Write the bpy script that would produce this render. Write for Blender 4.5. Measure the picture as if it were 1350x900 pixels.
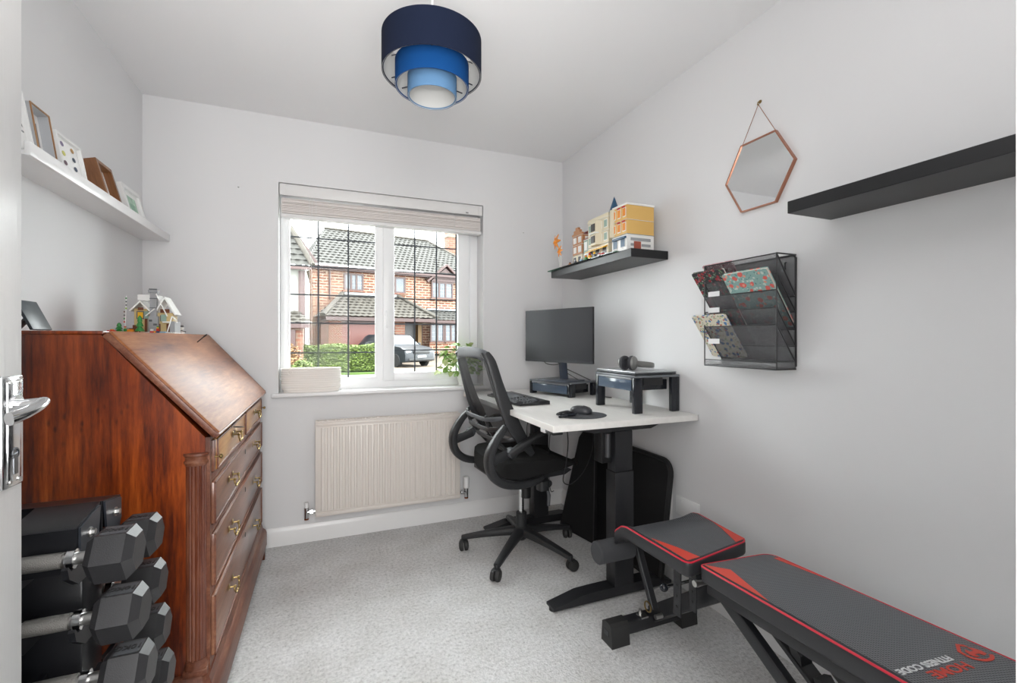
import bpy, bmesh, math, random
from mathutils import Vector, Matrix
for o in list(bpy.data.objects): bpy.data.objects.remove(o)
sc = bpy.context.scene
COL = sc.collection
PI = math.pi
random.seed(4)

# ------------------------------------------------------------------ camera
FPX = 604.0
cd = bpy.data.cameras.new('camera'); cam = bpy.data.objects.new('camera', cd); COL.objects.link(cam)
cd.sensor_width = 36.0; cd.lens = FPX / 1350 * 36.0
cd.shift_y = -3.0 / 1350; cd.clip_start = 0.02; cd.clip_end = 300
cam.location = (0, 0, 1.153); cam.rotation_euler = (PI / 2, 0, -math.radians(22.15))
sc.camera = cam
# ------------------------------------------------------------------ world, lights, exposure
w = bpy.data.worlds.new('world'); sc.world = w; w.use_nodes = True
bg = w.node_tree.nodes['Background']
bg.inputs[0].default_value = (0.96, 0.985, 1.0, 1); bg.inputs[1].default_value = 12.0
sc.view_settings.view_transform = 'Standard'; sc.view_settings.look = 'None'
sc.view_settings.exposure = 0.4; sc.view_settings.gamma = 1.0

def area(name, loc, rot, sx, sy, power, col=(1, 1, 1)):
    l = bpy.data.lights.new(name, 'AREA'); l.shape = 'RECTANGLE'; l.size = sx; l.size_y = sy
    l.energy = power; l.color = col
    o = bpy.data.objects.new(name, l); COL.objects.link(o); o.location = loc; o.rotation_euler = rot
    return o
# two unseen fill lamps, added to brighten and even out the room
def aim(o, d): o.rotation_euler = Vector(d).to_track_quat('-Z', 'Y').to_euler()
area('ceiling_bounce_fill', (0.05, 0.34, 1.45), (PI, 0, 0), 0.5, 0.35, 12, (1, 0.99, 0.98))  # added fill, bounced off the ceiling inside the doorway
aim(area('doorway_fill', (0.0, -0.42, 1.35), (0, 0, 0), 0.60, 1.5, 31, (1, 0.99, 0.975)), (0, 1, 0.16))  # added soft panel filling the room from behind the camera

# ------------------------------------------------------------------ materials
def lin(c):
    if isinstance(c, str):
        c = tuple(int(c[i:i + 2], 16) / 255 for i in (0, 2, 4))
    return tuple((x / 12.92 if x <= 0.04045 else ((x + 0.055) / 1.055) ** 2.4) for x in c) + (1,)
MATS = {}
def mat(name, col, rough=0.5, metal=0.0, bump=0.0, bscale=60.0, var=0.0, vscale=8.0, coat=0.0, spec=0.5, trans=0.0, alpha=None, emit=None, stretch=None):
    if name in MATS: return MATS[name]
    m = bpy.data.materials.new(name); m.use_nodes = True; nt = m.node_tree; N = nt.nodes; L = nt.links
    b = N['Principled BSDF']
    c = lin(col)
    b.inputs['Base Color'].default_value = c; b.inputs['Roughness'].default_value = rough
    b.inputs['Metallic'].default_value = metal; b.inputs['Specular IOR Level'].default_value = spec
    b.inputs['Coat Weight'].default_value = coat; b.inputs['Transmission Weight'].default_value = trans
    tc = N.new('ShaderNodeTexCoord'); mp = N.new('ShaderNodeMapping'); L.new(tc.outputs['Object'], mp.inputs[0])
    if stretch: mp.inputs['Scale'].default_value = stretch
    if var > 0:
        n = N.new('ShaderNodeTexNoise'); n.inputs['Scale'].default_value = vscale; n.inputs['Detail'].default_value = 6
        L.new(mp.outputs[0], n.inputs['Vector'])
        r = N.new('ShaderNodeMapRange'); r.inputs[1].default_value = 0.25; r.inputs[2].default_value = 0.75
        r.inputs[3].default_value = 1 - var; r.inputs[4].default_value = 1 + var
        L.new(n.outputs['Fac'], r.inputs[0])
        mx = N.new('ShaderNodeMix'); mx.data_type = 'RGBA'; mx.blend_type = 'MULTIPLY'; mx.inputs[0].default_value = 1
        mx.inputs[6].default_value = c; L.new(r.outputs[0], mx.inputs[7]); L.new(mx.outputs[2], b.inputs['Base Color'])
    if bump > 0:
        n2 = N.new('ShaderNodeTexNoise'); n2.inputs['Scale'].default_value = bscale; n2.inputs['Detail'].default_value = 4
        L.new(mp.outputs[0], n2.inputs['Vector'])
        bp = N.new('ShaderNodeBump'); bp.inputs['Strength'].default_value = bump; bp.inputs['Distance'].default_value = 0.002
        L.new(n2.outputs['Fac'], bp.inputs['Height']); L.new(bp.outputs[0], b.inputs['Normal'])
    if alpha is not None:
        t = N.new('ShaderNodeBsdfTransparent'); ms = N.new('ShaderNodeMixShader'); ms.inputs[0].default_value = alpha
        L.new(t.outputs[0], ms.inputs[1]); L.new(b.outputs[0], ms.inputs[2]); L.new(ms.outputs[0], N['Material Output'].inputs[0])
    MATS[name] = m; return m
def ramp(N, stops):
    r = N.new('ShaderNodeValToRGB'); e = r.color_ramp.elements
    while len(e) < len(stops): e.new(0.5)
    for i, (p, c) in enumerate(stops): e[i].position = p; e[i].color = lin(c)
    return r
def wood(name, stops, axis='Z', sc_=1.0, rough=0.3, coat=0.3, knots=True, fig=1.0):
    m = bpy.data.materials.new(name); m.use_nodes = True; nt = m.node_tree; N = nt.nodes; L = nt.links
    b = N['Principled BSDF']; tc = N.new('ShaderNodeTexCoord'); mp = N.new('ShaderNodeMapping')
    L.new(tc.outputs['Object'], mp.inputs[0])
    s = {'Z': (6, 6, 0.55), 'Y': (6, 0.55, 6), 'X': (0.55, 6, 6)}[axis]
    mp.inputs['Scale'].default_value = tuple(v * sc_ for v in s)
    big = N.new('ShaderNodeTexNoise'); big.inputs['Scale'].default_value = 2.2; big.inputs['Detail'].default_value = 5; big.inputs['Distortion'].default_value = 0.6 * fig
    L.new(mp.outputs[0], big.inputs['Vector'])
    fine = N.new('ShaderNodeTexNoise'); fine.inputs['Scale'].default_value = 16; fine.inputs['Detail'].default_value = 8; fine.inputs['Roughness'].default_value = 0.7
    L.new(mp.outputs[0], fine.inputs['Vector'])
    ad = N.new('ShaderNodeMix'); ad.data_type = 'FLOAT'; ad.inputs[0].default_value = 0.48
    L.new(big.outputs['Fac'], ad.inputs[2]); L.new(fine.outputs['Fac'], ad.inputs[3])
    r = ramp(N, stops); L.new(ad.outputs[0], r.inputs[0])
    out = r.outputs[0]
    if knots:
        mp2 = N.new('ShaderNodeMapping'); L.new(tc.outputs['Object'], mp2.inputs[0])
        k = {'Z': (1, 1, 0.42), 'Y': (1, 0.42, 1), 'X': (0.42, 1, 1)}[axis]; mp2.inputs['Scale'].default_value = tuple(v * 11 for v in k)
        v = N.new('ShaderNodeTexVoronoi'); v.inputs['Randomness'].default_value = 1; L.new(mp2.outputs[0], v.inputs['Vector'])
        wn = N.new('ShaderNodeTexNoise'); wn.inputs['Scale'].default_value = 3.5; L.new(tc.outputs['Object'], wn.inputs['Vector'])
        rr = N.new('ShaderNodeMapRange'); rr.inputs[1].default_value = 0.10; rr.inputs[2].default_value = 0.30; rr.inputs[3].default_value = 0.9; rr.inputs[4].default_value = 0
        L.new(v.outputs['Distance'], rr.inputs[0])
        wr = N.new('ShaderNodeMapRange'); wr.inputs[1].default_value = 0.48; wr.inputs[2].default_value = 0.6; L.new(wn.outputs['Fac'], wr.inputs[0])
        mu = N.new('ShaderNodeMath'); mu.operation = 'MULTIPLY'; L.new(rr.outputs[0], mu.inputs[0]); L.new(wr.outputs[0], mu.inputs[1])
        mx = N.new('ShaderNodeMix'); mx.data_type = 'RGBA'; L.new(mu.outputs[0], mx.inputs[0]); L.new(out, mx.inputs[6])
        mx.inputs[7].default_value = lin(stops[0][1]); out = mx.outputs[2]
    blo = N.new('ShaderNodeTexNoise'); blo.inputs['Scale'].default_value = 2.6; blo.inputs['Detail'].default_value = 3; L.new(tc.outputs['Object'], blo.inputs['Vector'])
    br_ = ramp(N, [(0.35, 'C4AFA6'), (0.62, 'FFFFFF')]); L.new(blo.outputs['Fac'], br_.inputs[0])
    mb_ = N.new('ShaderNodeMix'); mb_.data_type = 'RGBA'; mb_.blend_type = 'MULTIPLY'; mb_.inputs[0].default_value = 0.9; L.new(out, mb_.inputs[6]); L.new(br_.outputs[0], mb_.inputs[7]); out = mb_.outputs[2]
    L.new(out, b.inputs['Base Color']); b.inputs['Roughness'].default_value = rough; b.inputs['Coat Weight'].default_value = coat; b.inputs['Coat Roughness'].default_value = 0.2
    bp = N.new('ShaderNodeBump'); bp.inputs['Strength'].default_value = 0.12; bp.inputs['Distance'].default_value = 0.002
    L.new(fine.outputs['Fac'], bp.inputs['Height']); L.new(bp.outputs[0], b.inputs['Normal'])
    MATS[name] = m; return m

WALL = mat('wall_paint', 'E1E1E2', 0.85, bump=0.06, bscale=180)
CEIL = mat('ceiling_paint', 'EDEDEE', 0.9, bump=0.05, bscale=160)
GLOSSW = mat('white_gloss', 'EEEEEE', 0.28, var=0.01)
DOORW = mat('door_gloss', 'C9C8C7', 0.3, bump=0.25, bscale=14, stretch=(40, 6, 0.5))
UPVC = mat('upvc', 'F2F3F4', 0.3)
RADW = mat('radiator_enamel', 'E3DCD5', 0.35)
BLACK = mat('black_metal', '232427', 0.42, bump=0.08, bscale=400)
BPLAST = mat('black_plastic', '1E1F21', 0.4, bump=0.05, bscale=300)
GPLAST = mat('grey_black_plastic', '37393D', 0.45, bump=0.05, bscale=300)
SHINYB = mat('glossy_black_plastic', '202329', 0.14)
FABB = mat('black_fabric', '0D0D0F', 0.9, bump=0.3, bscale=500)
RUBBER = mat('rubber', '2B2B2B', 0.6, bump=0.1, bscale=300)
CHROME = mat('chrome', 'D8D9DA', 0.12, 1.0)
STEEL = mat('satin_steel', 'B4B3B1', 0.3, 1.0)
BRASS = mat('brass', 'A08A5C', 0.28, 1.0, var=0.25, vscale=60)
DARKBR = mat('dark_iron', '39302B', 0.45, 0.8)
COPPER = mat('copper', 'B4806A', 0.3, 0.9)

# carpet
def carpet():
    m = bpy.data.materials.new('carpet'); m.use_nodes = True; nt = m.node_tree; N = nt.nodes; L = nt.links
    b = N['Principled BSDF']; tc = N.new('ShaderNodeTexCoord')
    v = N.new('ShaderNodeTexVoronoi'); v.inputs['Scale'].default_value = 150; L.new(tc.outputs['Object'], v.inputs['Vector'])
    n = N.new('ShaderNodeTexNoise'); n.inputs['Scale'].default_value = 75; n.inputs['Detail'].default_value = 8; n.inputs['Roughness'].default_value = 0.8
    L.new(tc.outputs['Object'], n.inputs['Vector'])
    n2 = N.new('ShaderNodeTexNoise'); n2.inputs['Scale'].default_value = 5; n2.inputs['Detail'].default_value = 4; L.new(tc.outputs['Object'], n2.inputs['Vector'])
    r = ramp(N, [(0.31, '7C7A78'), (0.42, 'CBCBCB'), (0.56, 'E4E4E4'), (0.72, 'F0F1F1')]); L.new(n.outputs['Fac'], r.inputs[0])
    r2 = ramp(N, [(0.3, 'EDECEA'), (0.7, 'FFFFFF')]); L.new(n2.outputs['Fac'], r2.inputs[0])
    mx = N.new('ShaderNodeMix'); mx.data_type = 'RGBA'; mx.blend_type = 'MULTIPLY'; mx.inputs[0].default_value = 1
    L.new(r.outputs[0], mx.inputs[6]); L.new(r2.outputs[0], mx.inputs[7]); L.new(mx.outputs[2], b.inputs['Base Color'])
    b.inputs['Roughness'].default_value = 0.95; b.inputs['Specular IOR Level'].default_value = 0.1
    a = N.new('ShaderNodeMath'); a.operation = 'SUBTRACT'; L.new(n.outputs['Fac'], a.inputs[0]); L.new(v.outputs['Distance'], a.inputs[1])
    bp = N.new('ShaderNodeBump'); bp.inputs['Strength'].default_value = 0.6; bp.inputs['Distance'].default_value = 0.0035
    L.new(a.outputs[0], bp.inputs['Height']); L.new(bp.outputs[0], b.inputs['Normal'])
    return m
CARPET = carpet()
def glassmat(name, tint, f, rough=0.0):
    m = bpy.data.materials.new(name); m.use_nodes = True; nt = m.node_tree; N = nt.nodes; L = nt.links
    N.remove(N['Principled BSDF'])
    t = N.new('ShaderNodeBsdfTransparent'); t.inputs[0].default_value = lin(tint)
    g = N.new('ShaderNodeBsdfGlossy'); g.inputs['Roughness'].default_value = rough
    fr = N.new('ShaderNodeFresnel'); fr.inputs[0].default_value = f
    ms = N.new('ShaderNodeMixShader'); L.new(fr.outputs[0], ms.inputs[0]); L.new(t.outputs[0], ms.inputs[1]); L.new(g.outputs[0], ms.inputs[2])
    L.new(ms.outputs[0], N['Material Output'].inputs[0]); return m
GLASS = glassmat('window_glass', 'FBFDFC', 1.16)
GREENGLASS = glassmat('shelf_glass', '9CC8B4', 1.45)
DARKGLASS = mat('dark_glass', '3A4148', 0.08)
# dimpled vinyl for the bench
def vinyl(name, col, s1):
    m = bpy.data.materials.new(name); m.use_nodes = True; nt = m.node_tree; N = nt.nodes; L = nt.links
    b = N['Principled BSDF']; tc = N.new('ShaderNodeTexCoord'); mp = N.new('ShaderNodeMapping'); mp.inputs['Rotation'].default_value = (0, 0, 0.3)
    L.new(tc.outputs['Object'], mp.inputs[0])
    v = N.new('ShaderNodeTexVoronoi'); v.voronoi_dimensions = '2D'; v.inputs['Scale'].default_value = s1; v.inputs['Randomness'].default_value = 0.05; L.new(mp.outputs[0], v.inputs['Vector'])
    r = ramp(N, [(0.15, '0C0D0F'), (0.5, col)]); L.new(v.outputs['Distance'], r.inputs[0]); L.new(r.outputs[0], b.inputs['Base Color'])
    b.inputs['Roughness'].default_value = 0.42
    bp = N.new('ShaderNodeBump'); bp.inputs['Strength'].default_value = 0.6; bp.inputs['Distance'].default_value = 0.001
    L.new(v.outputs['Distance'], bp.inputs['Height']); L.new(bp.outputs[0], b.inputs['Normal']); return m
VINYL = vinyl('dimpled_vinyl', '6C6F74', 165)
SVINYL = mat('smooth_vinyl', '2E2F32', 0.4)
REDV = mat('red_vinyl', 'D8412F', 0.35)
REDP = mat('red_piping', 'D11F3A', 0.4)
# meshes of wire
def wiremesh(name, col, cell, cover, axes='yz'):
    m = bpy.data.materials.new(name); m.use_nodes = True; nt = m.node_tree; N = nt.nodes; L = nt.links
    b = N['Principled BSDF']; b.inputs['Base Color'].default_value = lin(col); b.inputs['Roughness'].default_value = 0.5
    t = N.new('ShaderNodeBsdfTransparent'); ms = N.new('ShaderNodeMixShader'); ms.inputs[0].default_value = cover
    L.new(t.outputs[0], ms.inputs[1]); L.new(b.outputs[0], ms.inputs[2]); L.new(ms.outputs[0], N['Material Output'].inputs[0]); return m
WIREM = wiremesh('wire_mesh', '7C7D80', 0.003, 0.38)
CHAIRM = wiremesh('chair_mesh', '2C2D30', 0.003, 0.62)

# ------------------------------------------------------------------ mesh helpers
WL = {}          # world location of object origins (unrotated frames)
class MB:
    def __init__(s): s.v = []; s.f = []; s.m = []; s.p = []
    def add(s, vs, fs, mi=0, M=None):
        b = len(s.v); s.p.append((len(s.v), len(s.f)))
        for p in vs:
            p = Vector(p); s.v.append(tuple(M @ p if M else p))
        for f in fs: s.f.append(tuple(b + i for i in f)); s.m.append(mi)
        return s
    def box(s, x0, x1, y0, y1, z0, z1, mi=0, bev=0.0, M=None, seg=2):
        if bev > 0:
            bm = bmesh.new(); bmesh.ops.create_cube(bm, size=1)
            for v in bm.verts: v.co = Vector(((x0 + x1) / 2 + v.co.x * (x1 - x0), (y0 + y1) / 2 + v.co.y * (y1 - y0), (z0 + z1) / 2 + v.co.z * (z1 - z0)))
            bev = min(bev, 0.49 * min(abs(x1 - x0), abs(y1 - y0), abs(z1 - z0)))
            bmesh.ops.bevel(bm, geom=list(bm.edges), offset=bev, segments=seg, affect='EDGES', profile=0.5)
            bm.verts.index_update(); s.add([v.co.copy() for v in bm.verts], [[v.index for v in f.verts] for f in bm.faces], mi, M); bm.free(); return s
        vs = [(x, y, z) for x in (x0, x1) for y in (y0, y1) for z in (z0, z1)]
        return s.add(vs, [(0, 1, 3, 2), (4, 6, 7, 5), (0, 4, 5, 1), (2, 3, 7, 6), (0, 2, 6, 4), (1, 5, 7, 3)], mi, M)
    def prism(s, poly, axis, a, b, mi=0, M=None):
        """poly: 2-D list; axis the extrusion axis"""
        def P(p, t): return {'X': (t, p[0], p[1]), 'Y': (p[0], t, p[1]), 'Z': (p[0], p[1], t)}[axis]
        n = len(poly); vs = [P(p, a) for p in poly] + [P(p, b) for p in poly]
        fs = [tuple(range(n))[::-1], tuple(range(n, 2 * n))] + [(i, (i + 1) % n, n + (i + 1) % n, n + i) for i in range(n)]
        return s.add(vs, fs, mi, M)
    def sweep(s, pts, wd, ht, up=(0, 0, 1), n=10, pw=3.0, mi=0, closed=False, M=None):
        """superelliptic section (half sizes wd along side, ht along up) swept along pts"""
        pts = [Vector(p) for p in pts]; k = len(pts)
        wd = wd if isinstance(wd, (list, tuple)) else [wd] * k; ht = ht if isinstance(ht, (list, tuple)) else [ht] * k
        vs = []; up0 = Vector(up)
        for i, p in enumerate(pts):
            a = pts[(i - 1) % k] if (i > 0 or closed) else p; c = pts[(i + 1) % k] if (i < k - 1 or closed) else p
            t = (c - a).normalized(); sd = t.cross(up0)
            if sd.length < 1e-4: sd = t.cross(Vector((1, 0.01, 0)))
            sd.normalize(); u = sd.cross(t).normalized()
            for j in range(n):
                an = 2 * PI * (j + 0.5) / n; ca, sa = math.cos(an), math.sin(an)
                e = 2.0 / pw
                vs.append(p + sd * wd[i] * math.copysign(abs(ca) ** e, ca) + u * ht[i] * math.copysign(abs(sa) ** e, sa))
        fs = []
        for i in range(k if closed else k - 1):
            for j in range(n):
                a = i * n + j; b_ = i * n + (j + 1) % n; i2 = (i + 1) % k
                fs.append((a, b_, i2 * n + (j + 1) % n, i2 * n + j))
        if not closed: fs.append(tuple(range(n))[::-1]); fs.append(tuple((k - 1) * n + j for j in range(n)))
        return s.add(vs, fs, mi, M)
    def tube(s, pts, r, n=8, mi=0, closed=False, M=None):
        pts = [Vector(p) for p in pts]; k = len(pts)
        rr = r if isinstance(r, (list, tuple)) else [r] * k
        vs = []; t0 = (pts[1] - pts[0]).normalized(); u = t0.orthogonal().normalized()
        for i, p in enumerate(pts):
            a = pts[(i - 1) % k] if (i > 0 or closed) else p; c = pts[(i + 1) % k] if (i < k - 1 or closed) else p
            t = (c - a).normalized(); u = (u - t * u.dot(t)).normalized(); sd = t.cross(u)
            for j in range(n):
                an = 2 * PI * j / n; vs.append(p + (sd * math.cos(an) + u * math.sin(an)) * rr[i])
        fs = []
        for i in range(k if closed else k - 1):
            for j in range(n):
                i2 = (i + 1) % k; fs.append((i * n + j, i * n + (j + 1) % n, i2 * n + (j + 1) % n, i2 * n + j))
        if not closed: fs.append(tuple(range(n))[::-1]); fs.append(tuple((k - 1) * n + j for j in range(n)))
        return s.add(vs, fs, mi, M)
    def cyl(s, a, b, r, n=16, mi=0, M=None): return s.tube([a, b], r, n, mi, M=M)
    def lathe(s, prof, n=24, c=(0, 0, 0), mi=0, sx=1, sy=1, M=None, pw=2.0, closed=False):
        vs = []; e = 2 / pw
        for r, z in prof:
            for j in range(n):
                an = 2 * PI * j / n; ca, sa = math.cos(an), math.sin(an)
                vs.append((c[0] + sx * r * math.copysign(abs(ca) ** e, ca), c[1] + sy * r * math.copysign(abs(sa) ** e, sa), c[2] + z))
        k = len(prof); fs = [(i * n + j, i * n + (j + 1) % n, ((i + 1) % k) * n + (j + 1) % n, ((i + 1) % k) * n + j) for i in range(k if closed else k - 1) for j in range(n)]
        if not closed:
            if prof[0][0] > 1e-6: fs.append(tuple(range(n))[::-1])
            if prof[-1][0] > 1e-6: fs.append(tuple((k - 1) * n + j for j in range(n)))
        return s.add(vs, fs, mi, M)
    def sphere(s, c, r, n=12, mi=0, sc3=(1, 1, 1)):
        prof = [(max(1e-7, math.sin(PI * i / (n // 2 + 1))), -math.cos(PI * i / (n // 2 + 1))) for i in range(n // 2 + 2)]
        vs = []; k = len(prof)
        for a, z in prof:
            for j in range(n): an = 2 * PI * j / n; vs.append((c[0] + r * sc3[0] * a * math.cos(an), c[1] + r * sc3[1] * a * math.sin(an), c[2] + r * sc3[2] * z))
        return s.add(vs, [(i * n + j, i * n + (j + 1) % n, (i + 1) * n + (j + 1) % n, (i + 1) * n + j) for i in range(k - 1) for j in range(n)], mi)
    def build(s, name, mats, parent=None, local=False, label=None, kind=None, smooth=32):
        me = bpy.data.meshes.new(name)
        if parent is not None and not local:
            L0 = WL.get(parent.name, Vector((0, 0, 0))); vv = [(a - L0.x, b - L0.y, c - L0.z) for a, b, c in s.v]
        else: vv = s.v
        me.from_pydata(vv, [], s.f)
        for m in (mats if isinstance(mats, (list, tuple)) else [mats]): me.materials.append(m)
        if len(me.materials) > 1: me.polygons.foreach_set('material_index', s.m)
        bm = bmesh.new(); bm.from_mesh(me); bmesh.ops.recalc_face_normals(bm, faces=bm.faces); bm.to_mesh(me); bm.free()
        me.shade_smooth(); me.set_sharp_from_angle(angle=math.radians(smooth)); me.update()
        o = bpy.data.objects.new(name, me); COL.objects.link(o)
        if parent is not None: o.parent = parent; WL[o.name] = WL.get(parent.name, Vector((0, 0, 0)))
        else: WL[o.name] = Vector((0, 0, 0))
        if label: o['label'] = label
        if kind: o['kind'] = kind
        return o
def split(mb, name, mats, parent, **k):
    """every primitive of the builder becomes an object of its own"""
    out = []; ends = mb.p[1:] + [(len(mb.v), len(mb.f))]
    for (v0, f0), (v1, f1) in zip(mb.p, ends):
        q = MB(); q.v = mb.v[v0:v1]; q.f = [tuple(i - v0 for i in f) for f in mb.f[f0:f1]]; q.m = mb.m[f0:f1]
        out.append(q.build(name, mats, parent, **k))
    return out
def thing(name, loc, label, cat, rz=0, group=None):
    o = bpy.data.objects.new(name, None); COL.objects.link(o); o.location = loc; o.rotation_euler = (0, 0, rz); o.empty_display_size = 0.05
    WL[o.name] = Vector(loc); o['label'] = label; o['category'] = cat
    if group: o['group'] = group
    return o
def tag(o, label, cat, group=None):
    o['label'] = label; o['category'] = cat
    if group: o['group'] = group
    return o
def struct(mb, name, m, parent=None, **k):
    return mb.build(name, m, parent, kind=('structure' if parent is None else None), **k)
def copy_tree(o, parent=None):
    c = o.copy(); COL.objects.link(c); c.parent = parent; WL[c.name] = WL.get(o.name, Vector((0, 0, 0)))
    for ch in [x for x in o.children]: copy_tree(ch, c)
    return c
def textmesh(txt, size, extr, name, m, M, parent, local=True, bold=0.0, sx=1.0):
    cu = bpy.data.curves.new(name, 'FONT'); cu.body = txt; cu.size = size; cu.extrude = extr; cu.offset = bold; cu.resolution_u = 3
    cu.align_x = 'CENTER'; cu.align_y = 'CENTER'
    t = bpy.data.objects.new('tmp', cu); COL.objects.link(t); dg = bpy.context.evaluated_depsgraph_get()
    me = bpy.data.meshes.new_from_object(t.evaluated_get(dg)); bpy.data.objects.remove(t)
    me.transform(M @ Matrix.Diagonal((sx, 1, 1, 1))); me.materials.clear(); me.materials.append(m); me.name = name
    o = bpy.data.objects.new(name, me); COL.objects.link(o); o.parent = parent
    WL[o.name] = WL.get(parent.name, Vector((0, 0, 0)))
    return o
def arc(c, r, a0, a1, n, plane='XY', t=0):
    out = []
    for i in range(n + 1):
        a = a0 + (a1 - a0) * i / n; p, q = c[0] + r * math.cos(a), c[1] + r * math.sin(a)
        out.append({'XY': (p, q, t), 'XZ': (p, t, q), 'YZ': (t, p, q)}[plane])
    return out
def smoothpath(pts, k=4):
    """Catmull-Rom"""
    P = [Vector(p) for p in pts]; out = []
    for i in range(len(P) - 1):
        p0 = P[max(i - 1, 0)]; p1 = P[i]; p2 = P[i + 1]; p3 = P[min(i + 2, len(P) - 1)]
        for j in range(k):
            t = j / k
            out.append(0.5 * ((2 * p1) + (p2 - p0) * t + (2 * p0 - 5 * p1 + 4 * p2 - p3) * t * t + (3 * p1 - p0 - 3 * p2 + p3) * t ** 3))
    out.append(P[-1]); return out
def lerplist(vals, k):
    out = []
    for i in range(len(vals) - 1):
        for j in range(k): out.append(vals[i] + (vals[i + 1] - vals[i]) * j / k)
    return out + [vals[-1]]

# ================================================================== THE ROOM
XL, XR, YB, H = -0.863, 1.552, 2.866, 2.40
YN0, YN1 = 0.02, 0.125                      # near wall with the doorway
WX0, WX1, WZ0, WZ1 = -0.244, 0.962, 0.850, 2.033
struct(MB().box(-1.2, 1.7, -1.9, YB + 0.02, -0.08, 0.0), 'floor', CARPET)
struct(MB().box(XL - 0.12, XR + 0.12, YN0, YB + 0.3, H, H + 0.06), 'ceiling', CEIL)
struct(MB().box(XL - 0.12, XL, YN0, YB, -0.05, H), 'wall_left', WALL)
struct(MB().box(XR, XR + 0.12, YN0, YB, -0.05, H), 'wall_right', WALL)
m = MB(); m.box(XL - 0.12, WX0, YB, YB + 0.27, -0.05, H); m.box(WX1, XR + 0.12, YB, YB + 0.27, -0.05, H)
m.box(WX0, WX1, YB, YB + 0.27, WZ1, H); m.box(WX0, WX1, YB, YB + 0.27, -0.05, WZ0 - 0.022)
struct(m, 'wall_back', WALL)
DX0, DX1, DZ = -0.395, 0.370, 2.0
m = MB(); m.box(XL, DX0 - 0.03, YN0, YN1, 0, H); m.box(DX1 + 0.03, XR, YN0, YN1, 0, H); m.box(DX0 - 0.03, DX1 + 0.03, YN0, YN1, DZ + 0.03, H)
struct(m, 'wall_front', WALL)
m = MB(); m.box(DX0 - 0.03, DX0, YN0 - 0.012, YN1 + 0.011, 0, DZ + 0.03, bev=0.001); m.box(DX1, DX1 + 0.03, YN0 - 0.012, YN1 + 0.011, 0, DZ + 0.03, bev=0.001); m.box(DX0, DX1, YN0 - 0.012, YN1 + 0.011, DZ, DZ + 0.03)
dl = struct(m, 'trim_2', DOORW)
m = MB(); m.box(DX1 + 0.03, DX1 + 0.09, YN1, YN1 + 0.014, 0, DZ + 0.09, bev=0.004); m.box(DX0 - 0.09, DX0 - 0.03, YN1, YN1 + 0.014, 0, DZ + 0.09, bev=0.004); m.box(DX0 - 0.03, DX1 + 0.03, YN1, YN1 + 0.014, DZ + 0.03, DZ + 0.09, bev=0.004)
m.build('architrave', GLOSSW, dl)
# hallway behind the camera
m = MB(); m.box(-1.2, -1.1, -1.9, YN0, 0, H); m.box(1.6, 1.7, -1.9, YN0, 0, H); m.box(-1.2, 1.7, -1.9, -1.8, 0, H); m.box(-1.2, 1.7, -1.9, YN0, H, H + 0.06)
struct(m, 'wall_hall', WALL)
def skirt(name, prof, a, b, axis):
    struct(MB().prism(prof, axis, a, b), name, GLOSSW)
skirt('baseboard_back', [(YB, 0), (YB - 0.016, 0), (YB - 0.016, 0.078), (YB - 0.010, 0.092), (YB - 0.006, 0.1), (YB, 0.1)], XL, XR, 'X')
skirt('baseboard_right', [(XR, 0), (XR - 0.016, 0), (XR - 0.016, 0.078), (XR - 0.010, 0.092), (XR - 0.006, 0.1), (XR, 0.1)], YN1 + 0.014, YB - 0.016, 'Y')
skirt('baseboard_left', [(XL, 0), (XL + 0.016, 0), (XL + 0.016, 0.078), (XL + 0.010, 0.092), (XL + 0.006, 0.1), (XL, 0.1)], YN1 + 0.014, YB - 0.016, 'Y')
# window sill board
struct(MB().box(-0.278, 0.996, YB - 0.034, YB + 0.135, WZ0 - 0.022, WZ0, bev=0.006, seg=3), 'trim_1', GLOSSW)

# ---- window
win = struct(MB().box(WX0, WX0 + 0.045, 2.99, 3.06, WZ0, WZ1, bev=0.003).box(WX1 - 0.055, WX1, 2.99, 3.06, WZ0, WZ1, bev=0.003)
    .box(WX0 + 0.04, WX1 - 0.05, 2.992, 3.058, WZ0, WZ0 + 0.055).box(WX0 + 0.04, WX1 - 0.05, 2.992, 3.058, WZ1 - 0.1, WZ1).box(0.303, 0.343, 2.991, 3.059, WZ0 + 0.05, WZ1 - 0.09), 'window_1', UPVC)
# fixed light bead, opening sash
m = MB()
for (a, b, c, d) in [(-0.205, -0.193, 0.905, 1.935), (0.29, 0.303, 0.905, 1.935)]: m.box(a, b, 2.997, 3.02, c, d)
m.box(-0.193, 0.29, 2.998, 3.02, 0.905, 0.917); m.build('glazing_bead', UPVC, win)
m = MB(); m.box(0.335, 0.405, 2.972, 3.03, 0.89, 1.945, bev=0.006); m.box(0.82, 0.90, 2.972, 3.03, 0.89, 1.945, bev=0.006)
m.box(0.402, 0.823, 2.974, 3.029, 0.892, 0.942, bev=0.004); m.box(0.402, 0.823, 2.974, 3.029, 1.88, 1.943, bev=0.004)
sash = m.build('sash', UPVC, win)
MB().box(0.345, 0.367, 2.960, 2.972, 1.30, 1.335, bev=0.003).box(0.349, 0.363, 2.940, 2.962, 1.318, 1.332, bev=0.003).box(0.348, 0.364, 2.936, 2.948, 1.225, 1.335, bev=0.005).build('window_handle', UPVC, sash, label='white window handle')
LEAD = mat('lead_strip', '3E444B', 0.5)
lp = MB().box(-0.193, 0.29, 3.012, 3.016, 0.917, 1.94).build('pane', GLASS, win)
rp = MB().box(0.405, 0.82, 3.008, 3.012, 0.942, 1.885).build('pane', GLASS, sash)
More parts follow.
